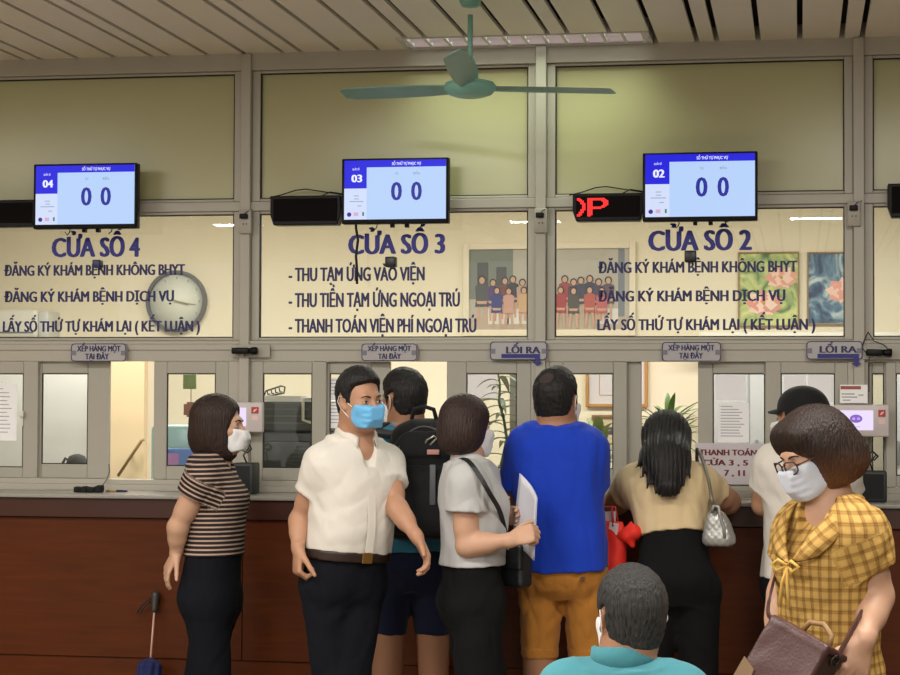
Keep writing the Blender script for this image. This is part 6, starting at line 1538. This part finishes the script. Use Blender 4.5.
# ---- the woman in grey ---------------------------------------------------
if on('4'):
    y = -1.12
    Pp, Np = J(472, 606, y), J(469, 465, y)
    F = mk(22, Pp, Np, .135, [(J(466, 546, y - .13), J(511, 540, y - .16)), (J(486, 534, y + .14), J(496, 518, y + .08))], female=True, size=.97, arm=.95, shoulders=[J(466, 482, y - .13), J(480, 478, y + .13)],
           legs=[(J(482, 728, y - .08), J(468, 838, y - .08)), (J(490, 724, y + .10), J(508, 830, y + .12))])
    hd = Head(J(466.5, 427, y), 55, -2, 0, .89, True)
    T = person('woman in a light grey polo and black trousers holding papers, facing right', Pp)
    hr = hand(F.wr[0], nv((.9, .05, .32)), nv((.1, .5, .9)), True, curl=1.05, thumb=.8, s=.9)
    hl = hand(F.wr[1], nv((.85, -.3, .15)), nv((0, -.3, 1)), False, curl=.55, thumb=.5, s=.88)
    body(F, hd, T, SKB, [hr, hl]); hd.build_face(T, BROW)
    B2 = [(.088, .088), (.076, .05), (.060, .02), (.040, -.02), (.020, -.070), (-.01, -.100), (-.06, -.112), (-.112, -.098), (-.16, 0), (-.14, .16), (.05, .16)]
    bob_hair(hd, T, hair_mat('hair_brown', (28, 18, 17), (60, 40, 36)), B2, .016, ((0, -.030, -.035), (.090, .092, .092)), rough=.001)
    face_mask(hd, T, MASKW, LOOP)
    GR = cloth('polo_grey', (176, 176, 176), .85, .3, 34, .03)
    ST = [(-.17, .085, .070, 0), (-.09, .132, .098, -.004), (0, .148, .114, -.010), (.2, .138, .104, .0), (.4, .122, .096, .008), (.6, .128, .100, .014), (.74, .132, .106, .016), (.88, .114, .082, .0), (1.0, .057, .054, -.012)]
    shirt(F, T, GR, .018, .29, .46, (.068, .079), ST, None, .0045, 30, name='polo_shirt', seed=7, shr=.05)
    collar(F, T, GR, .056, .034, .03, 50, z0=.004, dr=.014)
    trousers(F, T, TRB, (.086, .094, .112), .004, .34, .985, st=ST, folds=.008, freq=22); F.shoes(T, SHOEB, SOLE)
    # papers in her hand
    A, B_, C_, D_ = J(519.5, 473, y + .03), J(536, 497, y - .10), J(533, 560, y - .10), J(512, 541, y + .03)
    n_ = unit(np.cross(B_ - A, D_ - A)); pp = thing('paper_sheet', 'white paper sheets held up by the woman in grey', 'paper', D_); 
    for k in range(2):
        b = MB(); o = n_ * (.0022 * k); g = 8; vs = []
        for sgn in (0, 1):
            for i in range(g + 1):
                for j in range(g + 1):
                    u, v = i / g, j / g; p = (A * (1 - u) + B_ * u) * (1 - v) + (D_ * (1 - u) + C_ * u) * v
                    vs.append(p + n_ * (.010 * math.sin(math.pi * u) * (1 - .5 * v) + .0009 * sgn) + o + nv((.002 * k, 0, -.003 * k)))
        q = (g + 1) ** 2; fs = []
        for i in range(g):
            for j in range(g):
                a = i * (g + 1) + j; fs += [(a, a + 1, a + g + 2, a + g + 1), (q + a, q + a + g + 1, q + a + g + 2, q + a + 1)]
        for i in range(g): fs += [(i, q + i, q + i + 1, i + 1), (g * (g + 1) + i, g * (g + 1) + i + 1, q + g * (g + 1) + i + 1, q + g * (g + 1) + i), (i * (g + 1), (i + 1) * (g + 1), q + (i + 1) * (g + 1), q + i * (g + 1)), (i * (g + 1) + g, q + i * (g + 1) + g, q + (i + 1) * (g + 1) + g, (i + 1) * (g + 1) + g)]
        b.add(vs, fs, 0, True); b.build('sheet', cloth('sheet_bluish', (204, 204, 214), .8, .1, 20, .02), pp)
    # black shoulder bag
    o = J(516, 587, y + .02); Xb, Yb = unit((.8, -.6, 0)), unit((.6, .8, 0)); M = np.stack([Xb, Yb, nv((0, 0, 1))], 1)
    BG = thing('shoulder_bag', 'black shoulder bag hanging at the hip of the woman in grey', 'bag', o)
    BLK = mat('bag_black_leather', (26, 28, 32), .38, bump=.15, bscale=120)
    skin('bag_body', [box_prim(o + nv((0, 0, .075)), (.055, .032, .075), M, .016)], BLK, BG, .005, None, 1)
    skin('bag_flap', [box_prim(o + nv((0, 0, .105)) - Yb * .026, (.056, .012, .045), M, .009)], BLK, BG, .0045, None, 1)
    b = MB(); p = o + nv((0, 0, .142)) - Yb * .02 - Xb * .02; b.tube([p, p + Xb * .012 + nv((0, 0, .012)) - Yb * .012, p + Xb * .02 - Yb * .02 - nv((0, 0, .012))], .004, 8); b.build('clasp', mat('silver_clasp', (214, 214, 210), .25, metal=.8), BG)
    f_ = nv((.0, -.012, 0))
    strap(BG, 'strap', [J(507, 540, y + .0), J(500, 512, y - .115), J(490, 494, y - .185), J(479, 475, y - .195), J(467, 460, y - .145), J(457, 462, y - .03), J(450, 488, y + .05), J(462, 530, y + .13), J(500, 545, y + .16), J(514, 545, y + .04)], .016, .004, mat('strap_black', (22, 22, 24), .5), [(.3, -1, .2), (.3, -1, .2), (.2, -1, .4), (0, -1, .6), (0, -.4, 1), (-.6, 0, 1), (-1, 0, .2), (-.5, 1, 0), (0, 1, 0), (0, 0, 1)])
# ---- the seated man ------------------------------------------------------
if on('7'):
    y = -3.35
    Np = J(624, 671, y + .0); Pp = Np + nv((.02, -.02, -.50))
    hd = Head(J(631, 618, y + .02), 113, 2, 0, .94)
    kn = [Pp + nv((.14, .42, .02)), Pp + nv((-.14, .42, .02))]; an = [nv((k[0], k[1] + .02, .075)) for k in kn]
    F = mk(92, Pp, Np, .132, [(Np + nv((.21, .10, -.33)), Np + nv((.14, .30, -.42))), (Np + nv((-.21, .10, -.33)), Np + nv((-.14, .30, -.42)))], shdrop=.055, legs=[(kn[0], an[0]), (kn[1], an[1])])
    T = person('seated man with short grey-black hair in a light teal shirt, seen from behind', Pp)
    body(F, hd, T, SKC, [hand(F.wr[0], nv((-.2, .9, -.1)), nv((-.9, -.2, .2)), True, curl=.4), hand(F.wr[1], nv((.2, .9, -.1)), nv((.9, -.2, .2)), False, curl=.4)], h=.0038)
    hd.build_face(T, BROW)
    m = hair_mat('hair_grey_black', (17, 17, 18), (62, 61, 60), .6)
    GP = [(.066, .062), (.050, .038), (.040, .018), (.030, .002), (.020, -.012), (.010, -.012), (.008, .012), (.004, .034), (-.012, .036), (-.024, .020), (-.030, -.010), (-.036, -.048), (-.060, -.074), (-.14, -.072), (-.14, .16), (.02, .16), (.075, .125), (.086, .078)]
    short_hair(hd, T, m, .010, GP, crown=.004, rough=.0018)
    face_mask(hd, T, MASKW, LOOP)
    TL = cloth('shirt_light_teal', (72, 138, 150), .85, .25, 40, .03)
    shirt(F, T, TL, .016, .05, .55, (.066, .072), None, None, .004, 26, h=.0045, shr=.058)
    collar(F, T, TL, .066, .046, .040, 30, z0=.010, dr=.014)
    trousers(F, T, TRN, (.088, .076, .068), .006, .30, crotch=-.12); F.shoes(T, SHOEB, SOLE)
    # the seat under him
    C_ = thing('waiting_chair', 'grey metal waiting chair under the seated man in teal', 'chair', (Pp[0], Pp[1], 0))
    MT = mat('chair_steel', (150, 152, 154), .35, metal=.7); zs = Pp[2] - .128
    b = MB(); b.rbox(Pp[0] - .22, Pp[0] + .22, Pp[1] - .19, Pp[1] + .25, zs - .025, zs, .01, 3); b.build('seat', MT, C_)
    b = MB(); b.rbox(Pp[0] - .22, Pp[0] + .22, Pp[1] - .235, Pp[1] - .215, zs + .03, zs + .30, .009, 3); b.build('backrest', MT, C_)
    for sx in (-1, 1):
        b = MB(); b.tube([(Pp[0] + sx * .19, Pp[1] - .225, zs + .1), (Pp[0] + sx * .19, Pp[1] - .215, zs - .04), (Pp[0] + sx * .19, Pp[1] - .2, zs - .035)], .012, 8); b.build('back_support', MT, C_)
        for yy in (-.16, .20):
            b = MB(); b.tube([(Pp[0] + sx * .19, Pp[1] + yy, zs - .02), (Pp[0] + sx * .2, Pp[1] + yy * 1.1, .003)], .013, 10); b.build('leg', MT, C_)
# ---- the woman in yellow -------------------------------------------------
def plaid_mat():
    m = bpy.data.materials.new('yellow_plaid'); m.use_nodes = True; nt = m.node_tree; bs = nt.nodes['Principled BSDF']; bs.inputs['Roughness'].default_value = .8; bs.inputs['Specular IOR Level'].default_value = .2
    at_ = nt.nodes.new('ShaderNodeAttribute'); at_.attribute_name = 'cloth_coord'; sp = nt.nodes.new('ShaderNodeSeparateXYZ'); nt.links.new(at_.outputs['Vector'], sp.inputs[0])
    def band(sock, period, ph):
        d = nt.nodes.new('ShaderNodeMath'); d.operation = 'MULTIPLY_ADD'; d.inputs[1].default_value = 1 / period; d.inputs[2].default_value = ph; nt.links.new(sock, d.inputs[0])
        f = nt.nodes.new('ShaderNodeMath'); f.operation = 'FRACT'; nt.links.new(d.outputs[0], f.inputs[0])
        r = nt.nodes.new('ShaderNodeValToRGB'); e = r.color_ramp.elements; e[0].position = 0; e[0].color = (0, 0, 0, 1); e[1].position = 1; e[1].color = (0, 0, 0, 1)
        for p, v in ((.40, .04), (.52, .75), (.62, .55), (.74, .9), (.86, .1)): q = e.new(p); q.color = (v, v, v, 1)
        nt.links.new(f.outputs[0], r.inputs[0]); return r.outputs[0]
    a, c = band(sp.outputs['X'], .027, .1), band(sp.outputs['Z'], .027, .3)
    def mixc(fac, c1, c2s):
        x = nt.nodes.new('ShaderNodeMix'); x.data_type = 'RGBA'; nt.links.new(fac, x.inputs[0])
        if isinstance(c1, tuple): x.inputs[6].default_value = c1
        else: nt.links.new(c1, x.inputs[6])
        x.inputs[7].default_value = c2s; return x
    m1 = mixc(a, srgb(192, 156, 88), srgb(136, 100, 52)); m2 = nt.nodes.new('ShaderNodeMix'); m2.data_type = 'RGBA'; m2.blend_type = 'MULTIPLY'
    nt.links.new(c, m2.inputs[0]); nt.links.new(m1.outputs[2], m2.inputs[6]); m2.inputs[7].default_value = (.52, .42, .30, 1)
    nt.links.new(m2.outputs[2], bs.inputs['Base Color'])
    tc = nt.nodes.new('ShaderNodeTexCoord'); n = nt.nodes.new('ShaderNodeTexNoise'); n.inputs['Scale'].default_value = 26; n.inputs['Detail'].default_value = 4; bp = nt.nodes.new('ShaderNodeBump'); bp.inputs['Strength'].default_value = .5; bp.inputs['Distance'].default_value = .012
    nt.links.new(tc.outputs['Object'], n.inputs['Vector']); nt.links.new(n.outputs['Fac'], bp.inputs['Height']); nt.links.new(bp.outputs['Normal'], bs.inputs['Normal'])
    return m
if on('9'):
    y = -2.9
    Pp, Np = J(832, 716, y + .04), J(831, 501, y + .02)
    F = mk(232, Pp, Np, .140, [(J(786, 590, y + .10), J(774, 650, y + .02)), (J(876, 594, y - .02), J(864, 640, y - .14))], female=True, size=.90, arm=1.16, shoulders=[J(804, 528, y + .12), J(856, 532, y - .05)], shdrop=.05)
    hd = Head(J(814, 453, y - .0), 213, -22, 4, .85, True)
    T = person('woman in a yellow checked blouse, glasses and mask, carrying a brown bag', Pp)
    hr = hand(F.wr[0], nv((-.2, -.3, -.9)), nv((-.6, -.7, .2)), True, curl=.7, s=.88)
    hl = hand(F.wr[1], nv((-.28, -.25, -.9)), nv((-.75, -.5, .3)), False, curl=.42, thumb=.3, s=.95, spread=1.08)
    body(F, hd, T, SKB, [hr, hl], h=.0036)
    hd.build_face(T, BROW, closed=True)
    B3 = [(.094, .060), (.082, .028), (.060, .006), (.046, -.03), (.040, -.075), (.030, -.112), (-.02, -.118), (-.09, -.112), (-.15, -.085), (-.18, 0), (-.14, .18), (.09, .18)]
    HB = hair_mat('hair_chestnut', (22, 16, 15), (52, 34, 27), .45, ((104, 66, 40), J(840, 492, y)[2], J(840, 448, y)[2]))
    bob_hair(hd, T, HB, B3, .019, ((0, -.045, -.045), (.112, .118, .102)), (.048, .10, .085), -.06, extra=[ell(hd.w((0, -.016, .022)), nv((.100, .112, .100)) * .85, hd.M, .04), ell(hd.w((.035, .055, .072)), nv((.048, .040, .042)) * .85, hd.M, .02), ell(hd.w((-.035, .055, .072)), nv((.046, .038, .040)) * .85, hd.M, .02)], rough=.0011)
    face_mask(hd, T, cloth('mask_pale_blue', (202, 208, 222), .8, .08, 120, .02), LOOP)
    # glasses
    G = MB(); pts = []
    GM = mat('glasses_brown', (62, 30, 26), .3)
    g0 = MB()
    for sx in (-1, 1):
        for q in range(1): pass
        c = nv((sx * .034, .114, -.004)); ring = [hd.w(c + nv((.026 * math.copysign(abs(math.cos(a)) ** .7, math.cos(a)), -.010 * abs(math.cos(a)) * (1 if math.cos(a) * sx > 0 else 0), .019 * math.copysign(abs(math.sin(a)) ** .7, math.sin(a))))) for a in [2 * math.pi * i / 28 for i in range(29)]]
        g0.tube(ring, .0020, 6, cap=False)
        g0.tube([hd.w((sx * .060, .104, .002)), hd.w((sx * .074, .09, .004)), hd.w((sx * .084, .02, .006)), hd.w((sx * .086, -.012, -.002))], .0019, 6)
    g0.tube([hd.w((-.009, .115, .002)), hd.w((0, .1165, .005)), hd.w((.009, .115, .002))], .0018, 6)
    gl = g0.build('glasses', GM, T)
    for sx in (-1, 1):
        c = nv((sx * .034, .1125, -.004)); n = 24; b = MB(); b.add([hd.w(c + nv((.025 * math.cos(2 * math.pi * i / n), -.008 * max(0, sx * math.cos(2 * math.pi * i / n)), .018 * math.sin(2 * math.pi * i / n)))) for i in range(n)], [tuple(range(n))]); b.build('lens', CLEAR, gl)
    PL = plaid_mat()
    ST = [(-.17, .085, .070, 0), (-.09, .132, .102, -.004), (0, .145, .114, -.006), (.2, .138, .108, .004), (.4, .124, .102, .012), (.6, .126, .104, .018), (.74, .130, .112, .020), (.88, .112, .084, .002), (1.0, .057, .055, -.012)]
    nk = [ell(F.tp(1.05, 0, .012), (.060, .062, .05), F.T, .006, 's'), rc(F.tp(1.02, 0, .075), F.tp(.72, .004, .165), .056, .006, .004, 's')]
    puff = [ell(F.sh[i] + (F.el[i] - F.sh[i]) * .22 + nv((0, 0, .015)), (.066, .066, .080), None, .03) for i in (0, 1)]
    def ruffle(P, D): return D
    bl = shirt(F, T, PL, .016, .10, .58, (.068, .072), ST, nk, .006, 34, garment_uv(F, lim=.62), 'blouse', .0042, puff, seed=2, shr=.05)
    # collar lapels, ties
    X, Y, Z = F.T[:, 0], F.T[:, 1], F.T[:, 2]
    for sx in (-1, 1):
        pin = [F.tp(t, sx * a, f) for t, a, f in ((1.02, .058, -.01), (.965, .062, .060), (.88, .044, .112), (.80, .024, .142), (.735, .004, .156))]
        pout = [F.tp(t, sx * a, f) for t, a, f in ((.985, .085, -.012), (.925, .104, .052), (.83, .092, .106), (.765, .062, .138), (.735, .008, .158))]
        ts = np.arange(5); xs = np.linspace(0, 4, 21); A_, B__ = [np.stack([_cr(ts, np.array(q_)[:, j], xs) for j in range(3)], 1) for q_ in (pin, pout)]
        D = nv(Y) * .014 + nv(Z) * .004; vs = []; cc = []
        for i in range(21):
            for w_ in (0, .5, 1): vs.append(A_[i] * (1 - w_) + B__[i] * w_ + D * (1 + .5 * math.sin(math.pi * w_))); 
        nn = len(vs); vs2 = vs + [v - D * .7 for v in vs]; fs = []
        for i in range(20):
            for j in range(2): a = i * 3 + j; fs += [(a, a + 1, a + 4, a + 3), (nn + a, nn + a + 3, nn + a + 4, nn + a + 1)]
            for a, s_ in ((i * 3, 1), (i * 3 + 2, -1)): fs.append((a, a + 3, nn + a + 3, nn + a))
        b = MB(); b.add(vs2, fs, 0, True); o = b.build('collar', PL, T)
        at_ = o.data.attributes.new('cloth_coord', 'FLOAT_VECTOR', 'POINT'); base = nv(T['_base'])
        co = np.array([list(v.co) for v in o.data.vertices]) + 0; co = co + 0
        wv = co; q = (wv - F.P) @ F.T
        at_.data.foreach_set('vector', np.stack([q[:, 0] * .8 + q[:, 2] * .6, q[:, 0], q[:, 2] * .8 - q[:, 0] * .6], 1).astype(np.float32).ravel())
    kn = F.tp(.725, .002, .172)
    b = MB()
    for sx in (-1, 1): b.tube([kn, kn + X * sx * .02 + Z * .014 + Y * .012, kn + X * sx * .042 + Z * .002 + Y * .01, kn + X * sx * .024 - Z * .012 + Y * .012, kn], .0045, 6); b.tube([kn, kn + X * sx * .008 - Z * .04 + Y * .012, kn + X * sx * .014 - Z * .10 + Y * .014], .0042, 6)
    b.build('bow_tie', mat('tie_yellow', (206, 166, 82), .8), T)
    trousers(F, T, TRB, (.086, .074, .070), .005, .22, st=ST); F.shoes(T, SHOEB, SOLE)
    b = MB(); ringp = None
    # ring on her left hand
    hd_d = unit(nv((-.28, -.25, -.9))); 
    # brown bag
    o = J(770, 708, y - .24); Xb = unit((.16, -.135, -.075)); Zb = unit(nv((.05, .03, .13)) - Xb * nv((.05, .03, .13)).dot(Xb)); Yb = np.cross(Zb, Xb); M = np.stack([Xb, Yb, Zb], 1)
    LB_ = mat('brown_leather', (72, 42, 39), .42, noise=.08, nscale=25, bump=.12, bscale=150)
    BG = thing('satchel', 'brown leather flap bag worn by the woman in yellow', 'bag', o)
    skin('bag_body', [box_prim(o + Zb * .09, (.088, .05, .10), M, .022)], mat('brown_leather_dark', (52, 32, 28), .45, bump=.12, bscale=150), BG, .005, None, 1)
    skin('flap', [box_prim(o + Zb * .10 - Yb * .045, (.093, .012, .088), M, .010), box_prim(o + Zb * .190 - Yb * .004, (.093, .052, .010), M, .009, .012)], LB_, BG, .0045, lambda P, D: D + .0015 * snoise(P, 40, 3), 1)
    b = MB(); q = o + Zb * .195; b.tube([q + Xb * -.03, q + Xb * -.022 + Zb * .03, q + Xb * .015 + Zb * .042, q + Xb * .05 + Zb * .028, q + Xb * .058], [.007] * 5, 8); b.build('top_handle', mat('handle_tan', (140, 106, 66), .5), BG)
    c = o - Xb * .072 + Zb * .03 - Yb * .058; b = MB(); vs = [c + Xb * -.022 + Zb * -.02, c + Xb * .03 + Zb * -.02, c + Xb * .02 + Zb * .03, c + Xb * -.022 + Zb * .045]; b.add([v for v in vs] + [v - Yb * .004 for v in vs], [(3, 2, 1, 0), (4, 5, 6, 7), (0, 1, 5, 4), (1, 2, 6, 5), (2, 3, 7, 6), (3, 0, 4, 7)]); b.build('corner_patch', mat('patch_tan', (120, 92, 62), .6), BG)
    for sx in (-1, 1):
        e = o + Xb * (sx * .092) + Zb * .175; b = MB(); b.tube([e + Yb * (.014 * math.cos(a)) + Zb * (.014 * math.sin(a)) for a in [2 * math.pi * i / 16 for i in range(17)]], .003, 6, cap=False); b.build('strap_ring', mat('dark_metal', (70, 66, 64), .35, metal=.8), BG)
    e0, e1 = o + Xb * -.092 + Zb * .19, o + Xb * .092 + Zb * .19
    strap(BG, 'strap', [e0, J(768, 612, y - .12), J(776, 572, y + .02), J(786, 535, y + .17), J(812, 508, y + .20), J(850, 512, y + .19), J(876, 545, y + .16), J(880, 590, y + .10), J(866, 606, y - .08), J(850, 634, y - .18), e1], .011, .006, LB_, [(-.6, -1, 0), (-.8, -.6, 0), (-1, 0, .1), (-.8, .6, .3), (0, .6, 1), (.2, .8, .6), (1, .4, .2), (1, .2, 0), (.8, -.6, 0), (.6, -1, 0), (.4, -1, 0)])
bpy.context.view_layer.update()
